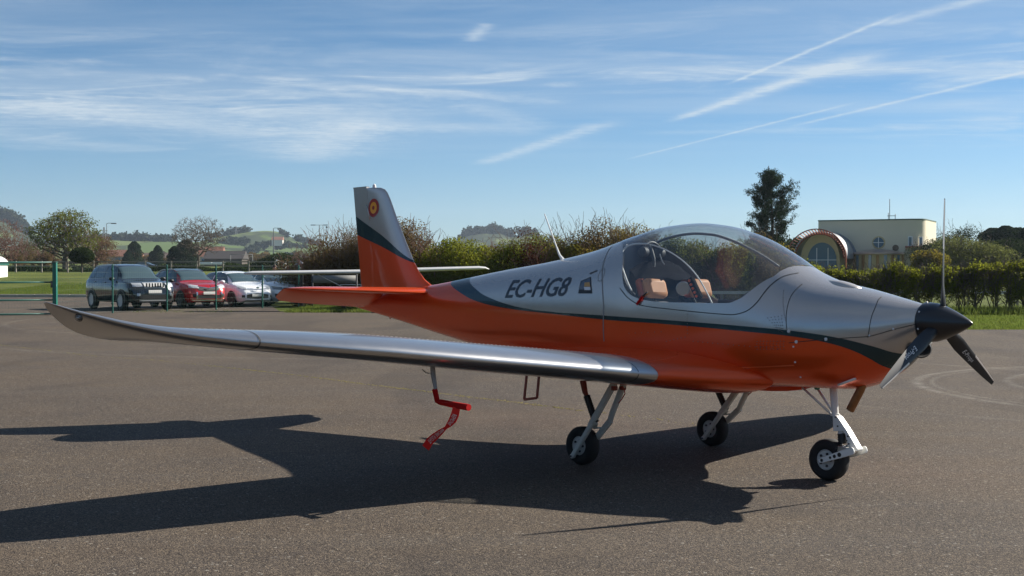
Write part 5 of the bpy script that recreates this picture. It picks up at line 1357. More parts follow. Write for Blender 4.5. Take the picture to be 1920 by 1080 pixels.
h1 = hill('hill', 1500, [(-500, 430), (-300, 395), (-150, 398), (-40, 404), (15, 409), (40, 420), (62, 438), (110, 449), (180, 462), (260, 474)], 420, 0, fm2, 'wooded hillside at the far left')
h2 = hill('hill', 1250, [(60, 470), (150, 455), (195, 449), (260, 451), (330, 453), (400, 455), (470, 463), (560, 473)], 330, 0, fm, 'low green ridge behind the field')
h3 = hill('hill', 1450, [(330, 470), (395, 452), (420, 445), (450, 439), (475, 435), (495, 433), (515, 434), (535, 440), (555, 448), (575, 455), (620, 464), (690, 476), (800, 486)], 380, 0, fm, 'round green hill left of the tail fin')
h4 = hill('hill', 1700, [(740, 490), (830, 462), (868, 446), (880, 441), (905, 436), (935, 436), (955, 442), (985, 440), (1020, 452), (1080, 470), (1200, 485)], 300, 0, fm2, 'wooded hill above the hedge')
h5 = hill('hill', 1900, [(1300, 492), (1440, 484), (1490, 478), (1510, 480), (1600, 486), (1750, 488), (2100, 480), (2300, 486)], 300, 0, fm2, 'faint hill behind the building')
def canopy_line(h, D, xs_px, m, label, size, n, leaf, depth=30, off=0):
    """individual far trees along a ridge, joined: too far to tell apart"""
    nr = np.random.default_rng(int(D)+len(xs_px)); P = []
    for px in xs_px:
        x = px_x(px, D); s_ = size*nr.uniform(.6, 1.3); p, _ = blob_points(nr, n, (s_*.6, s_*.6, s_*.6), lumps=5, lumpr=.6); p += np.array([x, D-nr.random()*depth, h[1](x)+s_*.25+off]); P.append(p)
    P = np.concatenate(P); V, F = leaf_quads(P, leaf, nr, aspect=.9); o = fast_mesh('wooded_ridge', V, F, m, tint=nr.random(len(P))); tag(o, label, kind='stuff'); return o
rr_ = np.random.default_rng(3)
canopy_line(h1, 1500, list(rr_.uniform(-60, 66, 70)), LEAF['blue'], 'dark woodland along the far left hillside', 14, 160, 3.2)
canopy_line(h2, 1250, list(rr_.uniform(190, 335, 55))+list(rr_.uniform(60, 200, 25)), LEAF['blue'], 'dark tree row along the low ridge', 7.5, 120, 2.2)
canopy_line(h3, 1450, list(rr_.uniform(400, 470, 24))+list(rr_.uniform(535, 610, 26)), LEAF['blue'], 'trees along the shoulders of the round hill', 8, 120, 2.4)
canopy_line(h4, 1700, list(rr_.uniform(862, 965, 60))+list(rr_.uniform(968, 1010, 16)), LEAF['blue'], 'dense wood on the hill above the hedge', 11, 150, 3.0)
canopy_line(h5, 1900, list(rr_.uniform(1420, 1530, 40)), LEAF['blue'], 'faint wood on the hill behind the building', 10, 120, 3.0)
# woods on the slopes of the round hill
def slope_wood(cx, cy, rx, D, n, label):
    nr = np.random.default_rng(int(cx)); P = []
    for k in range(n):
        x = px_x(cx+nr.normal()*rx, D); z = px_z(cy+nr.normal()*1.6, D); p, _ = blob_points(nr, 110, (5, 5, 4), lumps=5, lumpr=.6); P.append(p+np.array([x, D-nr.random()*20, z]))
    P = np.concatenate(P); V, F = leaf_quads(P, 2.2, nr, aspect=.9); o = fast_mesh('hillside_wood', V, F, LEAF['blue'], tint=nr.random(len(P))); tag(o, label, kind='stuff')
slope_wood(482, 469, 7, 1150, 10, 'oval copse on the green hillside'); slope_wood(538, 459, 20, 1210, 15, 'straggling hedge trees below the white farmhouse'); slope_wood(438, 453, 17, 1260, 20, 'dark thicket on the left flank of the hill')
# farmhouse on the hill
fh = empty('farmhouse', (px_x(521, 1195), 1195, px_z(458, 1195)-1)); tag(fh, 'small pale farmhouse on the round green hill', 'house')
MB().box((0, 0, 2.2), (10, 7, 5.5)).build('wall', simple('pale_render', (.62, .58, .52), .8), fh, smooth=False)
b_ = MB(); b_.loft([[Vector((x, -4, 5)), Vector((x, 0, 8)), Vector((x, 4, 5))] for x in (-5.3, 5.3)]); b_.build('roof', simple('tile_roof', (.30, .13, .08), .8), fh, smooth=False)

# low buildings at the foot of the hills
def gable(name, px, Y, wd, hgt, ridge, dp, wallc, roofc, label, pyb=None, cat='building', windows=0):
    z0 = th(0, Y)-.3 if pyb is None else px_z(pyb, Y)
    t = empty(name, (px_x(px, Y), Y, z0)); tag(t, label, cat)
    MB().box((0, 0, hgt/2), (wd, dp, hgt)).build('wall', wallc, t, smooth=False)
    b = MB(); b.loft([[Vector((x, -dp/2-.4, hgt-.2)), Vector((x, 0, ridge)), Vector((x, dp/2+.4, hgt-.2))] for x in (-wd/2-.4, wd/2+.4)]); b.build('roof', roofc, t, smooth=False)
    for k in range(windows): MB().box((-wd/2+wd*(k+.5)/windows, -dp/2-.03, hgt*.55), (wd/windows*.4, .06, hgt*.35)).build('window', M['window_glass'], t)
    return t
wl = simple('plaster_grey', (.30, .27, .23), .85, nscale=.5); rf = simple('clay_tiles', (.22, .10, .065), .85, nscale=1.2, namt=.3); rfd = simple('dark_roof', (.05, .042, .04), .8, nscale=1)
gable('farm_building', 226, 420, 13, 2.4, 4.4, 6, wl, rf, 'long low building with brownish roof left of the cypresses', cat='building', windows=3)
gable('farm_building', 290, 430, 18, 1.6, 3.4, 6, wl, simple('brown_roof', (.13, .09, .075), .85, nscale=.8), 'long brown roofed shed behind the cypress pair', windows=0)
gable('farm_house', 388, 400, 10, 2.6, 5.6, 8, simple('wall_light', (.45, .40, .35), .8), rf, 'red tiled house behind the bare tree', windows=3)
gable('open_barn', 424, 380, 11, 2.4, 4.6, 8, simple('barn_wood', (.06, .045, .035), .8, nscale=.8), rfd, 'dark roofed barn right of the bare tree', windows=0)
for k, px in enumerate((380, 386, 393, 403, 411, 420)):
    c_ = MB(); x0 = px_x(px, 372); b = MB().box((x0, 372, th(0, 372)+.75), (1.5, 1.2, .8)); o = b.build('white_bale', M['white_paint'], None, smooth=False, bevel=.25); tag(o, ['leftmost white wrapped bale below the red roof', 'second white wrapped bale below the red roof', 'white wrapped bale at the right end of the red roofed house', 'white bale between the house and the barn', 'white bale at the left end of the dark barn', 'white bale at the right end of the dark barn'][k], 'bale', 'white bales in front of the farm')

# poles, lamps and pylons
def lamp(px, Y, pyb, pyt, label, kind=1, r=.07):
    z0 = min(px_z(pyb, Y), th(0, Y)); H = px_z(pyt, Y)-z0; t = empty('street_lamp', (px_x(px, Y), Y, z0)); tag(t, label, 'street lamp')
    MB().tube([(0, 0, 0), (0, 0, H*.6), (0, 0, H)], [r*1.3, r, r*.6], 8).build('pole', simple_once('galvanised', (.20, .21, .22), .5, .4), t)
    if kind == 1: MB().tube([(0, 0, H-.05), (.25, 0, H+.06), (.9, 0, H+.02)], .04, 6).build('arm', _once['galvanised'], t); MB().box((1.05, 0, H), (.75, .3, .14)).build('lamp_head', M['dark_grey'], t, bevel=.03)
    if kind == 2:
        MB().tube([(-1.0, 0, H), (1.0, 0, H)], .04, 6).build('arm', _once['galvanised'], t)
        for s_ in (-1, 1): MB().box((s_*1.15, 0, H), (.9, .3, .14)).build('lamp_head', M['dark_grey'], t, bevel=.03)
    if kind == 3: MB().box((0, 0, H), (.3, .9, .3)).build('lamp_head', M['dark_grey'], t, bevel=.03)
lamp(200.5, 190, 507, 419, 'tall street lamp right of the broad leafy tree'); lamp(513, 230, 500, 428, 'tall street lamp in front of the round hill', 1, .11)
lamp(599, 240, 505, 422, 'twin-headed street lamp rising left of the tail fin', 2, .10); lamp(613, 250, 505, 426, 'slim street lamp beside the twin-headed one', 3, .09)
lamp(335, 300, 500, 455, 'thin short pole left of the bare tree', 3, .10)
def pylon(px, Y, pyt, H, label):
    z0 = px_z(pyt, Y)-H; t = empty('pylon', (px_x(px, Y), Y, z0)); tag(t, label, 'pylon'); mb = MB()
    for sx, sy in ((-1, -1), (1, -1), (1, 1), (-1, 1)): beam((sx*H*.09, sy*H*.09, 0), (sx*H*.012, sy*H*.012, H), .28, .28, mb)
    for k in range(9):
        a, b = k/9, (k+1)/9; wa, wb = H*(.09-.078*a), H*(.09-.078*b)
        for s_ in (-1, 1): beam((-wa*s_, -wa, a*H), (wb*s_, -wb, b*H), .16, .16, mb)
    mb.build('lattice', M['mid_grey'], t, smooth=False)['kind'] = 'stuff'
    for z, l in ((.80, .16), (.90, .12)): MB().box((0, 0, z*H), (l*2*H, .3, .35)).build('cross_arm', M['mid_grey'], t)
pylon(195.5, 1000, 426, 26, 'faint power pylon behind the street lamp'); pylon(443, 1400, 424, 26, 'small power pylon on the crest of the hill')
for px, py, h_ in ((421, 462, 9), (309, 471, 7), (465, 478, 5)):
    Y = 420; t = MB(); z_ = px_z(py, Y); t.tube([(px_x(px, Y), Y, z_-h_), (px_x(px, Y), Y, z_)], .14, 6); t.box((px_x(px, Y), Y, z_-.7), (1.8, .15, .15)); o = t.build('utility_pole', M['twig'], None); tag(o, {421: 'wooden utility pole in front of the green hill by the barn', 309: 'short wooden pole left of the bare tree in the far field', 465: 'small wooden pole among the far bushes'}[px], 'pole')

# ================================================================== trees
D1 = 150
dome_tree('leafy_tree', (px_x(122, D1), D1, th(0, D1)-.3), px_z(393, D1)-th(0, D1)+.3, 4.1, 1.6, 'broad tree with fresh green leaves in the left field', LEAF['field'], .20, 26, .30, 11, n=900, r0=.34, minr=.02)
dome_tree('russet_tree', (px_x(180, 172), 172, th(0, 172)-.3), px_z(434, 172)-th(0, 172)+.3, 3.0, .6, 'lower russet budding tree right behind the broad leafy tree', LEAF['brown'], .18, 16, .35, 5, n=700, r0=.22, twig=M['twig_red'], minr=.018, twigs=4)
dome_tree('bare_tree', (px_x(372, 176), 176, th(0, 176)-.5), px_z(405, 176)-th(0, 176)+.5, 3.75, 2.3, 'large bare tree with thin leaves standing alone above the parked cars', LEAF['brown'], .11, 3, .30, 23, n=1000, r0=.24, minr=.020, twigs=4, fork=.30)
dome_tree('bare_tree', (px_x(4, 165), 165, th(0, 165)-.5), px_z(410, 165)-th(0, 165)+.4, 3.2, 1.4, 'bare reddish tree at the left edge of the picture', LEAF['brown'], .11, 3, .35, 31, n=800, r0=.2, twig=M['twig_red'], minr=.022, twigs=4)
for k, (px, Y, pyt, wd_) in enumerate([(48, 190, 452, 3.6), (66, 200, 462, 3), (95, 185, 458, 3.4), (30, 175, 466, 2.6), (84, 180, 474, 2.6)]):
    shrub('wild_bush', px_x(px, Y), Y, px_z(pyt, Y)-th(0, Y), wd_, 2, ['tall twiggy bush right of the bare left tree', 'grey twiggy bush between the left trees', 'bare bush under the broad leafy tree', 'low brown bush behind the gate', 'low bare bush left of the clipped round tree'][k], LEAF['brown'], 2600, .16, 'wild bushes at the left edge of the field', seed=40+k, twig=M['twig_red'], bare=40, minr=.02)
# clipped ball tree
tb = empty('clipped_tree', (px_x(153.5, 118), 118, th(0, 118))); tag(tb, 'dark clipped dome-shaped tree on a thin trunk', 'tree')
MB().tube([(0, 0, -.1), (0, 0, .9), (.02, 0, 1.5)], [.10, .08, .08], 8).build('trunk', M['bark'], tb)
nr = np.random.default_rng(2); n_ = 9000; d_ = nr.normal(size=(n_, 3)); d_ /= np.linalg.norm(d_, axis=1)[:, None]; rdd = nr.uniform(.82, 1.0, (n_, 1))
P_ = d_*rdd*np.array([1.15, 1.15, .95]); P_[:, 2] = np.where(P_[:, 2] < 0, P_[:, 2]*.55, P_[:, 2]); P_[:, 2] += 1.35
V, F = leaf_quads(P_, .13, nr); fast_mesh('crown', V, F, LEAF['dark'], tb, tint=nr.random(n_))
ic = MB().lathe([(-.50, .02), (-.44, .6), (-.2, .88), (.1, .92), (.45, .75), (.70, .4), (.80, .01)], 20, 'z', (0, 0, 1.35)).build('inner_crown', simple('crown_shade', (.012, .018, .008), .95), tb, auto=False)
# cypresses
def cypress(px, Y, pyt, wd_, label, seed, leafm=LEAF['pine'], n=6000, lf=.30):
    z0 = th(0, Y); H = px_z(pyt, Y)-z0; t = empty('cypress', (px_x(px, Y), Y, z0)); tag(t, label, 'cypress tree'); nr = np.random.default_rng(seed)
    MB().tube([(0, 0, -.1), (0, 0, H*.5)], [.2, .12], 8).build('trunk', M['bark'], t)
    h = nr.random(n)**.8; rr = wd_/2*np.sin(np.pi*np.clip(h*.86+.12, 0, 1))**.55*(nr.random(n)**.35)*(1+.12*np.sin(h*23+nr.random())); a = nr.random(n)*6.283
    P = np.stack([rr*np.cos(a), rr*np.sin(a), h*H], 1); V, F = leaf_quads(P, lf, nr, aspect=.8); fast_mesh('crown', V, F, leafm, t, tint=nr.random(n))
cypress(252, 330, 453, 4.4, 'tallest dark cypress in the far field', 1); cypress(239.5, 325, 472, 2.8, 'small round cypress left of the tallest one', 2, n=3000)
cypress(296, 335, 460, 3.0, 'pointed cypress right of the tallest one', 3, n=4000); cypress(286, 335, 471, 2.6, 'stubby cypress leaning on the pointed one', 4, n=2500)
cypress(349, 250, 450, 4.6, 'dark conifer mass behind the bare tree', 6, n=7000, lf=.26); cypress(327, 252, 462, 3.0, 'smaller dark conifer behind the left boughs of the bare tree', 7, n=4000, lf=.26)
# field hedges: rows of low bushes far off, each too small to single out
def hedgerow(name, pts, hgt, wd_, leafm, leaf, dens, label, seed=0):
    nr = np.random.default_rng(seed); P = []
    for (p0, p1) in zip(pts[:-1], pts[1:]):
        a, b = np.array(p0, float), np.array(p1, float); L = np.linalg.norm(b-a); n = int(L*dens); t = nr.random(n); q = a+(b-a)*t[:, None]
        hh = hgt*(1+.35*np.sin(q[:, 0]*.35+seed)+.25*np.sin(q[:, 0]*.93+2*seed)); z = nr.random(n)**.7*hh
        zz = np.array([th(0, y) for y in q[:, 1]]); P.append(np.stack([q[:, 0]+nr.normal(size=n)*.1, q[:, 1]+nr.normal(size=n)*wd_*.3, zz+z-.1], 1))
    P = np.concatenate(P); V, F = leaf_quads(P, leaf, nr, aspect=.8); o = fast_mesh(name, V, F, leafm, tint=nr.random(len(P))); tag(o, label, kind='stuff')
hedgerow('field_hedge', [(-62, 128), (-40, 130), (-20, 132)], .55, 1.2, LEAF['dark'], .18, 340, 'low dark hedge crossing the field', 1)
hedgerow('field_hedge', [(-90, 262), (-52, 262), (-20, 262), (0, 262)], .95, 2.0, LEAF['dark'], .35, 160, 'dark hedge along the road beyond the field', 2)
hedgerow('field_hedge', [(-150, 395), (-60, 400), (0, 400)], 1.8, 3, LEAF['brown'], .5, 110, 'brown hedge line by the farm buildings', 3)
hedgerow('field_hedge', [(-33, 148), (-22, 150), (-12, 149)], 1.5, 1.8, LEAF['dark'], .20, 520, 'dark bushes behind the white cars', 4)
hedgerow('field_hedge', [(-250, 900), (-60, 890), (60, 900)], 5, 5, LEAF['blue'], 1.4, 40, 'wooded line at the foot of the hills', 5)
hedgerow('field_hedge', [(-110, 520), (-75, 515), (-40, 520), (10, 520)], 3.0, 5, LEAF['brown'], .8, 70, 'bare bushes in the far fields', 6)
# paddock fence in the field
pf = empty('paddock_fence', (0, 0, 0)); tag(pf, 'low wooden rail fence behind the grass at the left', 'fence')
wood = simple('weathered_wood', (.24, .21, .17), .85, nscale=2)
for k in range(19):
    x = -58+k*2.4; z = th(0, 119); MB().box((x, 119, z+.45), (.12, .12, 1.15)).build('post', wood, pf, smooth=False)
for z in (.55, .95): MB().box((-36.4, 119.08, th(0, 119)+z), (43.2, .05, .10)).build('rail', wood, pf, smooth=False)
for px in (519.5, 533.5):
    Y = 262; H_ = {519.5: 1.75, 533.5: 1.35}[px]; z_ = px_z(504, Y); b = MB().lathe([(-.1, .45), (H_*.5, .30), (H_*.8, .42), (H_, .30), (H_+.1, .02)], 12, 'z', (px_x(px, Y), Y, z_)); o = b.build('marker_post', M['white_paint'], None); tag(o, 'taller white marker post in the far green field' if px < 525 else 'shorter white marker post in the far green field', 'marker post')
# goal-like frame and greenhouse at the left edge
gf = empty('metal_frame', (px_x(453, 300), 300, th(0, 300)-.2)); tag(gf, 'thin grey metal goal frame in the field left of the round hill', 'frame')
for x in (-1.6, 1.6): MB().tube([(x*1.6, 0, 0), (x*1.6, 0, 4.0)], .06, 6).build('upright', M['mid_grey'], gf)
MB().tube([(-2.6, 0, 4.0), (2.6, 0, 4.0)], .06, 6).build('crossbar', M['mid_grey'], gf)
gh = empty('white_shed', (px_x(-30, 105), 105, th(0, 105)-.05)); tag(gh, 'white shed with rounded roof cut by the left edge', 'shed')
MB().box((0, 0, .55), (2.7, 3, 1.1)).build('wall', M['white_paint'], gh, smooth=False)
MB().loft([[Vector((1.42*math.cos(a), y, 1.15+.75*math.sin(a))) for a in np.linspace(0, math.pi, 14)] for y in (-1.55, 1.55)]).build('roof', M['white_paint'], gh, auto=True)
MB().box((0, 0, 1.14), (2.86, 3.12, .16)).build('eaves', M['green_post'], gh, smooth=False)

# ---- hedge of tall shrubs behind the tail (left to right)
HB = 56
row = [(588, 470, 2.4, 'brown', 'brown twiggy shrub at the left end of the tall hedge', 30), (616, 452, 2.6, 'brown', 'taller brown shrub left of the tail fin', 60), (648, 440, 2.6, 'brown', 'tall bare shrub just left of the tail fin', 110),
       (700, 424, 3.0, 'brown', 'bare branched shrub half hidden by the tail fin', 90), (752, 430, 2.6, 'brown', 'tall thin-twigged shrub right of the tail fin', 140), (800, 452, 2.4, 'olive', 'olive green shrub with bare twigs on top', 60),
       (845, 458, 2.4, 'hedge', 'bright green shrub above the white wing tip', 26), (893, 462, 2.4, 'hedge', 'green shrub under the distant wooded hill', 14), (938, 464, 2.0, 'brown', 'reddish brown shrub between green ones', 30), (985, 436, 2.4, 'maroon', 'dark maroon leaved shrub', 20),
       (975, 466, 2.2, 'hedge', 'low green shrub in front of the maroon one', 10), (1030, 446, 2.6, 'hedge', 'green shrub behind the radio aerial', 16), (1078, 444, 2.4, 'olive', 'olive shrub right of the aerial', 20), (1120, 420, 2.8, 'brown', 'tallest rust-brown shrub over the fuselage', 60), (1165, 432, 2.4, 'olive', 'rusty green shrub next to the tallest one', 50),
       (1205, 440, 2.0, 'brown', 'thin bare shrub beside the canopy', 60), (1260, 452, 2.4, 'hedge', 'green shrub seen through the rear of the canopy', 10), (1310, 456, 2.4, 'olive', 'olive shrub seen through the canopy', 10), (1362, 452, 2.4, 'hedge', 'leafy shrub seen through the middle of the canopy', 10), (1412, 462, 2.2, 'brown', 'reddish shrub seen through the front of the canopy', 20), (1462, 480, 2.2, 'olive', 'low shrub in front of the tall pine', 10)]
for k, (px, pyt, wd_, lm, lab, br_) in enumerate(row):
    Y = HB + (k % 3)*.7-.4 - (2.0 if px > 1240 else 0); H = px_z(pyt, Y)+.02
    if px == 975: Y -= 1.2
    col_ = LEAF[lm]
    n = 13500 if lm in ('hedge', 'olive') else 8000
    if lm in ('hedge', 'olive'): br_ = br_//6
    if lm == 'brown': br_ = int(br_*.55)
    if px > 700: H += .12
    if lm == 'maroon': n = 5000
    shrub('hedge_shrub', px_x(px, Y), Y, H, wd_*1.15, 1.9, lab, col_, int(n*H/2.6*1.5), .085, 'tall hedge behind the tail of the aircraft', z0=-.02, low=.0, seed=100+k, stems=7, bare=br_*2, twig=M['twig'] if k % 2 else M['twig_red'], minr=.009)
# ---- clipped hedge on the right, one shrub per trunk
HR = 45.2
rl = ['clipped hedge shrub nearest the aircraft cowl', 'hedge shrub below the red arch of the building', 'hedge shrub under the large arched window', 'dense hedge shrub over the middle of the cowl', 'hedge shrub below the round roof', 'hedge shrub in front of the bronze bay', 'hedge shrub under the round wall window', 'hedge shrub left of the balcony', 'hedge shrub under the balcony window', 'sparse hedge shrub at the corner of the building',
      'hedge shrub left of the upright propeller blade', 'hedge shrub with forked trunk right of the propeller', 'wide hedge shrub with spreading trunk', 'yellow-tipped hedge shrub at the right', 'hedge shrub near the right edge', 'last hedge shrub cut by the right edge', 'hedge shrub beyond the right edge']
for k in range(17):
    px = 1492+k*31; pyt = 8+[500, 492, 494, 488, 492, 490, 492, 496, 498, 488, 486, 480, 478, 480, 482, 484, 484][k]; Y = HR+random.uniform(-.25, .25); H = px_z(pyt, Y)+random.uniform(-.14, .16)
    shrub('hedge_shrub', px_x(px, Y), Y, H, random.uniform(.78, 1.05), 1.1, rl[k], LEAF['hedge'], 2100, .075, 'clipped hedge on the right', z0=-.02, low=.22, seed=200+k, stems=6, minr=.010, bare=44, topmat=LEAF['spring'], ntop=900+250*(k % 4))
# low shoots and rough grass under the hedge
def grass_strip(x0, x1, y0, y1, n, h, m, label, seed=0, zf=None, name='grass_tufts'):
    nr = np.random.default_rng(seed); x = nr.uniform(x0, x1, n); y = nr.uniform(y0, y1, n); a = nr.random(n)*6.283; hh = h*nr.uniform(.4, 1.2, n); wd_ = .012+.01*nr.random(n)
    z = np.array([(-.03 if yy < 72 else th(xx, yy)) for xx, yy in zip(x, y)]) if zf is None else zf
    dx, dy = np.cos(a)*wd_, np.sin(a)*wd_; lx, ly = nr.normal(size=n)*h*.4, nr.normal(size=n)*h*.4
    V = np.stack([np.stack([x-dx, y-dy, z], 1), np.stack([x+dx, y+dy, z], 1), np.stack([x+lx, y+ly, z+hh], 1)], 1).reshape(-1, 3); F = np.arange(n*3).reshape(-1, 3)
    o = fast_mesh(name, V, F, m, tint=nr.random(n)); tag(o, label, kind='stuff'); return o
gm = mat_leaf('grass_blade', [(.075, .115, .018), (.13, .17, .035), (.12, .12, .04)], .4)
grass_strip(11.0, 22, 33.05, 44.5, 60000, .07, gm, 'short grass verge between apron and right hedge', 1)
grass_strip(11.0, 22, 43.5, 47, 16000, .30, gm, 'rough taller grass under the right hedge', 2)
grass_strip(-8.2, -3, 46.2, 54.5, 26000, .16, gm, 'grass verge by the hedge behind the tail', 3)
grass_strip(-34, -13.8, 73.3, 96, 60000, .12, gm, 'rough grass in the left field', 4)
grass_strip(-14, -10.2, 46.2, 49.2, 500, .07, gm, 'weeds at the foot of the fence', 6)
rl_ = empty('guard_rail', (0, 52, 0)); tag(rl_, 'pale horizontal rail seen through the right hedge', 'rail fence')
MB().box((19, 0, .62), (22, .05, .12)).build('rail', simple('pale_rail', (.55, .55, .52), .6), rl_, smooth=False)
for k in range(12): MB().box((8.5+k*2, .06, .3), (.08, .08, .66)).build('post', wood, rl_, smooth=False)

# ---- tall pine and right-hand woods
pt = empty('pine_tree', (px_x(1446, 112), 112, th(0, 112)-.3)); tag(pt, 'tall dark pine tree between canopy and building', 'pine tree')
rg = random.Random(9); nr = np.random.default_rng(9); HP = px_z(311, 112)-th(0, 112)+.3
segs = [(Vector((0, 0, 0)), Vector((.1, 0, HP*.5)), .20, .12), (Vector((.1, 0, HP*.5)), Vector((-.25, 0, HP)), .12, .03)]; PP = []
for k in range(104):
    h = .20+.79*((k+rg.random()*.8)/104); z = HP*h; a = rg.random()*6.283
    L = float(np.interp(h, [.15, .3, .42, .55, .68, .80, .90, 1.0], [1.3, 1.7, 2.1, 2.5, 2.35, 1.9, 1.05, .25]))*rg.uniform(.45, 1.12)
    p = Vector((-.25*h, 0, z*.93)); d = Vector((math.cos(a), math.sin(a), rg.uniform(.05, .45))).normalized()
    m1 = p+d*L*.6; d2 = (d+Vector((0, 0, .75))).normalized(); q = m1+d2*L*.5; segs += [(p, m1, .035, .02), (m1, q, .02, .01)]
    for j in range(9):
        t_ = rg.uniform(.40, 1.0); c = (p.lerp(m1, t_/.6) if t_ < .6 else m1.lerp(q, (t_-.6)/.4)); e = c+Vector((rg.gauss(0, .16), rg.gauss(0, .16), rg.gauss(.14, .12))); segs.append((c, e, .008, .006))
        PP.append(np.array(list(e))+nr.normal(size=(44, 3))*np.array([.14, .14, .11]))
for bx__, bz__ in ((1.35, .78), (1.9, .86)):      # second leader on the right
    p = Vector((.2, 0, HP*.55)); q = Vector((bx__, .2, HP*bz__)); segs.append((p, q, .05, .02))
    for j in range(26): c = p.lerp(q, rg.uniform(.45, 1.02)); e = c+Vector((rg.gauss(0, .25), rg.gauss(0, .25), rg.gauss(.05, .12))); PP.append(np.array(list(e))+nr.normal(size=(26, 3))*.10)
V, F = seg_mesh(segs, .008); fast_mesh('trunk', V, F, M['bark'], pt)
PP = np.concatenate(PP); V, F = leaf_quads(PP, .16, nr, aspect=.35); fast_mesh('needles', V, F, LEAF['pine'], pt, tint=nr.random(len(PP)))
shrub('young_tree', px_x(1421, 70), 70, px_z(428, 70)-.0, 1.6, 1.2, 'young sapling with bright leaves in front of the pine', LEAF['spring'], 420, .13, None, z0=0, low=.4, seed=71, stems=4, bare=20, minr=.012, cat='sapling')
for k, (px, Y, pyt, wd_, lm, lab) in enumerate([(1762, 135, 452, 5.5, 'dark', 'dark evergreen just right of the building'), (1795, 150, 424, 5.5, 'dark', 'dark round evergreen behind the propeller tip'), (1825, 110, 442, 7.6, 'sage', 'large rounded pale olive shrub at the right'), (1862, 160, 428, 4.0, 'pine', 'first pointed conifer of the right-hand wood'),
        (1885, 158, 424, 3.6, 'pine', 'tallest pointed conifer of the right-hand wood'), (1906, 162, 427, 4.0, 'pine', 'dark conifer near the right edge'), (1932, 158, 425, 4.2, 'pine', 'dark conifer cut by the right edge'), (1900, 120, 452, 5.0, 'dark', 'shaded bush below the conifers at the right'), (1745, 105, 470, 3.0, 'olive', 'small olive bush against the corner of the building')]):
    if lm == 'pine': cypress(px, Y, pyt, wd_*1.25, lab, 300+k, n=9000, lf=.22)
    else: shrub('large_bush', px_x(px, Y), Y, px_z(pyt, Y)-th(0, Y), wd_, wd_*.8, lab, LEAF[lm], 15000, .15, None, seed=310+k, low=.0, stems=6, minr=.02, bare=20)
hedgerow('field_hedge', [(30, 170), (60, 172), (100, 175)], 3.2, 4, LEAF['dark'], .45, 420, 'dark wood line behind the right-hand bushes', 8)
hedgerow('field_hedge', [(24, 92), (45, 92)], .9, 1.5, LEAF['spring'], .16, 420, 'green undergrowth behind the right hedge', 9)
hedgerow('field_hedge', [(4, 95), (16, 96)], 1.3, 2, LEAF['brown'], .18, 600, 'brown undergrowth at the foot of the pine', 12)

# ================================================================== cream building with barrel-vault porch
BY = 140
bl = empty('cream_building', (px_x(1632, BY), BY, th(0, BY)-.2), R(-26)); tag(bl, 'cream two-storey building with red slatted arch and barrel roof', 'building')
K = BY/FPX*.93                                       # metres per photo pixel at the facade
def bx_(px): return (px-1632)*K
def bz_(py): return px_z(py, BY)-(th(0, BY)-.2)
cream = simple('cream_render', (.62, .56, .42), .85, nscale=.6, namt=.07); cream2 = simple('cream_render_dark', (.50, .40, .20), .85, nscale=.6, namt=.1)
redst = simple('red_steel', (.26, .060, .022), .5, .1, nscale=2, namt=.25); zinc = simple('zinc_sheet', (.42, .44, .46), .4, .6, nscale=.8, namt=.2); zincb = simple('blue_zinc', (.10, .16, .27), .35, .5)
X0, X1 = bx_(1527), bx_(1736); Z1 = bz_(412); rc_ = 1.5
ptsb = [(X0, 0)]; 
for a in np.linspace(-math.pi/2, 0, 9): ptsb.append((X1-rc_+rc_*math.cos(a), rc_+rc_*math.sin(a)))
ptsb += [(X1, 9), (X0, 9)]
zt_l, zt_r = bz_(413.5), bz_(413.5)
def ztop(x): return zt_l+(zt_r-zt_l)*(x-X0)/(X1-X0)
bwall = MB().loft([[Vector((x, y, 0)) for x, y in ptsb], [Vector((x, y, ztop(x))) for x, y in ptsb]]).build('wall', cream, bl, angle=20)
MB().loft([[Vector((x*1.006, y-.05, ztop(x)+.002)) for x, y in ptsb], [Vector((x*1.006, y-.05, ztop(x)+.13)) for x, y in ptsb]]).build('parapet_cap', simple('green_cap', (.10, .14, .11), .6), bl, angle=20)
def bwin(pa, pb, qa, qb, name='window', fr=M['mid_grey'], y=-.04, mull=1):
    x0, x1, z0, z1 = bx_(pa), bx_(pb), bz_(qb), bz_(qa)
    f = MB().box(((x0+x1)/2, y, (z0+z1)/2), (x1-x0, .10, z1-z0)).build(name, M['white_paint'], bl, smooth=False)
    n = mull
    for k in range(n):
        w_ = (x1-x0-.10*(n+1))/n; MB().box((x0+.10+w_/2+k*(w_+.10), y-.06, (z0+z1)/2), (w_, .03, z1-z0-.18)).build('pane', M['window_glass'], f, smooth=False)
bwin(1705, 1714, 444, 463); bwin(1726, 1733, 445, 463, y=.12)
MB().box((bx_(1719), -.2, bz_(463.5)), (36*K, .7, .14)).build('balcony_slab', redst, bl, smooth=False)
for k in range(7): MB().box((bx_(1703+k*5.6), -.52, bz_(465.5)), (.06, .06, .45)).build('baluster', redst, bl, smooth=False)
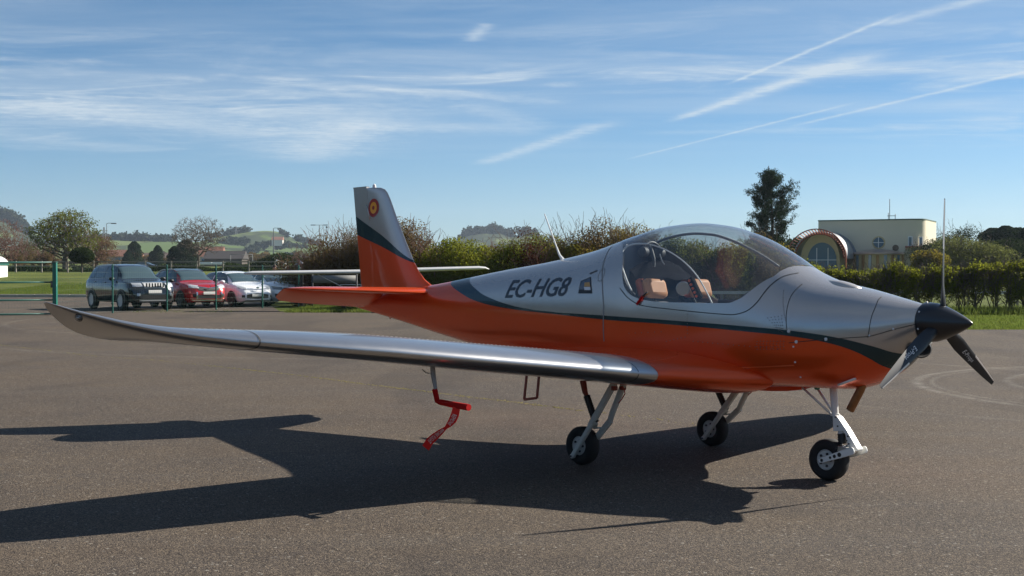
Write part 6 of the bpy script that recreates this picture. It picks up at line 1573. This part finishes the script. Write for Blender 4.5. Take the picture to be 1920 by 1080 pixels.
# round window
rw_ = MB().lathe([(-.06, .01), (-.06, .66), (.0, .70)], 24, 'y', (bx_(1648), 0, bz_(455))).build('round_window', cream2, bl)
V_ = MB().lathe([(-.09, .01), (-.09, .56), (-.085, .56)], 24, 'y', (bx_(1648), 0, bz_(455))).build('pane', M['window_glass'], rw_)
MB().box((bx_(1648), -.10, bz_(455)), (1.2, .04, .06)).build('glazing_bar', M['white_paint'], rw_, smooth=False); MB().box((bx_(1648), -.12, bz_(455)), (.06, .04, 1.2)).build('glazing_bar', M['white_paint'], rw_, smooth=False)
MB().lathe([(-.12, .01), (-.12, .30), (-.02, .34)], 14, 'y', (bx_(1681), 0, bz_(465))).build('wall_vent', simple('vent_brown', (.10, .07, .04), .6), bl)
# barrel vault projecting towards the camera, with slatted hoop in front
vc, vr = -4.35, 3.10
vz = bz_(432)-vr+.0
def hoop(r, y, n=25, a0=0, a1=math.pi): return [Vector((vc+r*math.cos(a), y, vz+r*math.sin(a))) for a in np.linspace(a0, a1, n)]
MB().loft([hoop(vr*.93, -5.2)+hoop(vr*.90, -5.2)[::-1], hoop(vr*.93, 0)+hoop(vr*.90, 0)[::-1]]).build('barrel_roof', zinc, bl, angle=30)
MB().loft([hoop(vr*.945, -1.4)+hoop(vr*.94, -1.4)[::-1], hoop(vr*.945, .0)+hoop(vr*.94, .0)[::-1]]).build('roof_band', zincb, bl, angle=30)
MB().loft([[Vector((vc-vr*.66, -5.0, 0)), *[Vector((vc+vr*.66*math.cos(a), -5.0, vz+vr*.86*math.sin(a))) for a in np.linspace(math.pi, 0, 17)], Vector((vc+vr*.66, -5.0, 0))],
           [Vector((vc-vr*.66, -.1, 0)), *[Vector((vc+vr*.66*math.cos(a), -.1, vz+vr*.86*math.sin(a))) for a in np.linspace(math.pi, 0, 17)], Vector((vc+vr*.66, -.1, 0))]]).build('porch_wall', cream2, bl, angle=30)
aw = MB().loft([[Vector((vc+.2+vr*.50*math.cos(a), y, vz-.2+vr*.62*math.sin(a) if math.sin(a) > 0 else vz-.9)) for a in np.linspace(math.pi, 0, 15)]+[Vector((vc+.2+vr*.5, y, vz-1.2)), Vector((vc+.2-vr*.5, y, vz-1.2))] for y in (-5.02, -5.06)]).build('arched_window', M['window_glass'], bl, angle=30)
for x in (-.55, .65): MB().box((vc+.2+x, -5.09, vz+.0), (.07, .05, 2.3)).build('glazing_bar', M['white_paint'], aw, smooth=False)
MB().box((vc+.2, -5.10, vz-.15), (vr, .05, .07)).build('glazing_bar', M['white_paint'], aw, smooth=False)
for y in (-7.0,):
    MB().loft([hoop(vr*1.02, y)+hoop(vr*.985, y)[::-1], hoop(vr*1.02, y+.12)+hoop(vr*.985, y+.12)[::-1]]).build('arch_rib', redst, bl, angle=30)
MB().loft([hoop(vr*.86, -5.5)+hoop(vr*.82, -5.5)[::-1], hoop(vr*.86, -5.36)+hoop(vr*.82, -5.36)[::-1]]).build('arch_rib', redst, bl, angle=30)
for k in range(30):
    a = math.pi*(k+.5)/30; r0, r1 = vr*.985, vr*.85; p, q = Vector((vc+r0*math.cos(a), -6.95, vz+r0*math.sin(a))), Vector((vc+r1*math.cos(a), -5.45, vz+r1*math.sin(a)))
    beam(p, q, .07, .10, MB()).build('arch_slat', redst, bl, smooth=False)
for x in (-1, 1): MB().box((vc+x*vr*1.0, -6.95, vz/2), (.14, .14, vz)).build('arch_post', redst, bl, smooth=False)
MB().box((vc-vr*.82, -5.4, vz/2), (.12, .12, vz)).build('arch_post', redst, bl, smooth=False)
# round bay with low conical roof
bc, brr = bx_(1648), 50*K
bay = [Vector((bc+brr*math.cos(a), -.2-2.6*math.sin(a), 0)) for a in np.linspace(0, math.pi, 21)]
zb_ = bz_(477)
MB().loft([bay, [p+Vector((0, 0, zb_)) for p in bay]]).build('bay_wall', cream2, bl, angle=20)
for k in range(9):
    a = math.pi*(k+.8)/10.6; MB().box((bc+brr*1.01*math.cos(a), -.2-2.66*math.sin(a), zb_-.95), (.30, .12, 1.7), Matrix.Rotation(-(a-math.pi/2), 3, 'Z')).build('bay_window', M['window_glass'] if k % 2 else simple_once('bronze_panel', (.30, .16, .05), .4, .4), bl, smooth=False)
MB().loft([[Vector((bc+brr*1.08*math.cos(a), -.2-2.9*math.sin(a), zb_)) for a in np.linspace(0, math.pi, 21)], [Vector((bc+brr*1.08*math.cos(a), -.2-2.9*math.sin(a), zb_+.14)) for a in np.linspace(0, math.pi, 21)], [Vector((bc+brr*.3*math.cos(a), -.2-.8*math.sin(a), zb_+.52)) for a in np.linspace(0, math.pi, 21)]]).build('bay_roof', simple('copper_zinc', (.40, .30, .25), .4, .5, nscale=.8, namt=.3), bl, angle=30)
# roof aerials
ra = MB(); 
for x, h_ in ((bx_(1663), 2.4), (bx_(1674), .75), (bx_(1660.5), .9)): MB().tube([(x, 2, ztop(x)), (x, 2, ztop(x)+h_)], .035, 6).build('aerial_mast', M['dark_grey'], bl)
MB().box((bx_(1667), 2, ztop(bx_(1667))+.55), (.9, .06, .06)).build('aerial_bar', M['dark_grey'], bl)

# ================================================================== marks and weeds on the apron
def G(px, py): v = ray(px, py); t = -CAMH/v.z; return Vector((v.x*t, v.y*t, 0))
crack = [G(*q) for q in [(-60, 640), (180, 668), (300, 676), (430, 690), (560, 704), (680, 720), (780, 732), (880, 745), (980, 756), (1090, 770), (1180, 780), (1330, 800)]]
wr = random.Random(4); V = []; F = []; tn = []
for i in range(len(crack)-1):
    a, b = crack[i], crack[i+1]; L = (b-a).length; n = int(L*(150 if 3 <= i <= 8 else 40))
    for k in range(n):
        p = a.lerp(b, wr.random()); dens = .5+.5*pnoise(Vector((p.x*1.2, p.y*1.2, 3)))
        if wr.random() > dens*1.5: continue
        q = p+Vector((wr.gauss(0, .012), wr.gauss(0, .035)+.04*pnoise(Vector((p.x*2, 0, 1))), 0)); s_ = wr.uniform(.006, .018); h_ = wr.uniform(.002, .014); a_ = wr.random()*6.28; kk = len(V)
        V += [(q.x+s_*math.cos(a_), q.y+s_*math.sin(a_), .001), (q.x+s_*math.cos(a_+2.1), q.y+s_*math.sin(a_+2.1), .001), (q.x+s_*math.cos(a_+4.2), q.y+s_*math.sin(a_+4.2), .001), (q.x+wr.gauss(0, .004), q.y, h_)]
        F += [(kk, kk+1, kk+3), (kk+1, kk+2, kk+3), (kk+2, kk, kk+3)]; tn += [wr.random()]*3
ms = fast_mesh('moss_line', V, F, mat_leaf('dry_moss', [(.14, .12, .065), (.19, .165, .085), (.12, .115, .05)], .1), tint=tn); tag(ms, 'thin line of yellow moss in a crack across the apron', kind='stuff')
# loose grit and chips
nr = np.random.default_rng(77); n = 3500; yy = 5.5+nr.random(n)**1.6*22; xx = nr.uniform(-.45, .45, n)*yy; ss = nr.uniform(.0018, .0048, n)
c_ = np.stack([xx, yy, ss*.4], 1); a_ = nr.random((n, 4))*6.28
Vt = []
for k in range(3): Vt.append(c_+np.stack([np.cos(a_[:, 0]+2.09*k)*ss, np.sin(a_[:, 0]+2.09*k)*ss, -ss*.3], 1))
Vt.append(c_+np.stack([ss*0, ss*0, ss*.9], 1)); V = np.stack(Vt, 1).reshape(-1, 3); F = np.array([[4*i+a, 4*i+b, 4*i+3] for i in range(n) for a, b in ((0, 1), (1, 2), (2, 0))])
gr = fast_mesh('loose_grit', V, F, simple('grit', (.22, .18, .14), .8), tint=None); tag(gr, 'loose pale grit scattered on the asphalt', kind='stuff')

# unseen tree belt behind the camera, added to darken reflections in the aircraft paint
nr = np.random.default_rng(55); P = []
for k in range(132):
    a = R(126+k*1.9+nr.normal()*.6); d_ = 62+nr.normal()*4; h_ = 9+3*math.sin(k*.7)+nr.normal()
    if 126+k*1.9 > 368: continue
    p, _ = blob_points(nr, 420, (4.2, 4.2, h_*.56), lumps=7, lumpr=.6); p[:, 2] += h_*.5; P.append(p+np.array([math.cos(a)*d_, math.sin(a)*d_-6, 0]))
P = np.concatenate(P); P = P[(P[:, 1] < np.where(P[:, 0] < 0, 60, 22)) & (P[:, 2] > 0)]; V, F = leaf_quads(P, .95, nr, aspect=.9); o = fast_mesh('unseen_tree_belt', V, F, LEAF['dark'], tint=nr.random(len(P))); tag(o, 'unseen belt of dark trees added for dark reflections in the aircraft paint', kind='stuff')

# ================================================================== hazy air
hz = MB().box((0, 0, 0), (1, 1, 1)).build('haze', None, None, smooth=False); hz.data.materials.clear()
m, nt = mat('haze_air'); o_ = nt.nodes.new('ShaderNodeOutputMaterial'); pv = nt.nodes.new('ShaderNodeVolumePrincipled'); pv.inputs['Color'].default_value = (.70, .84, 1, 1); pv.inputs['Density'].default_value = .00012; pv.inputs['Anisotropy'].default_value = .2
nt.links.new(pv.outputs[0], o_.inputs['Volume']); hz.data.materials.append(m); hz['kind'] = 'stuff'; hz['label'] = 'thin bluish air over the far hills'
hz.location = (0, 260, 71); hz.scale = (5300, 5700, 150)
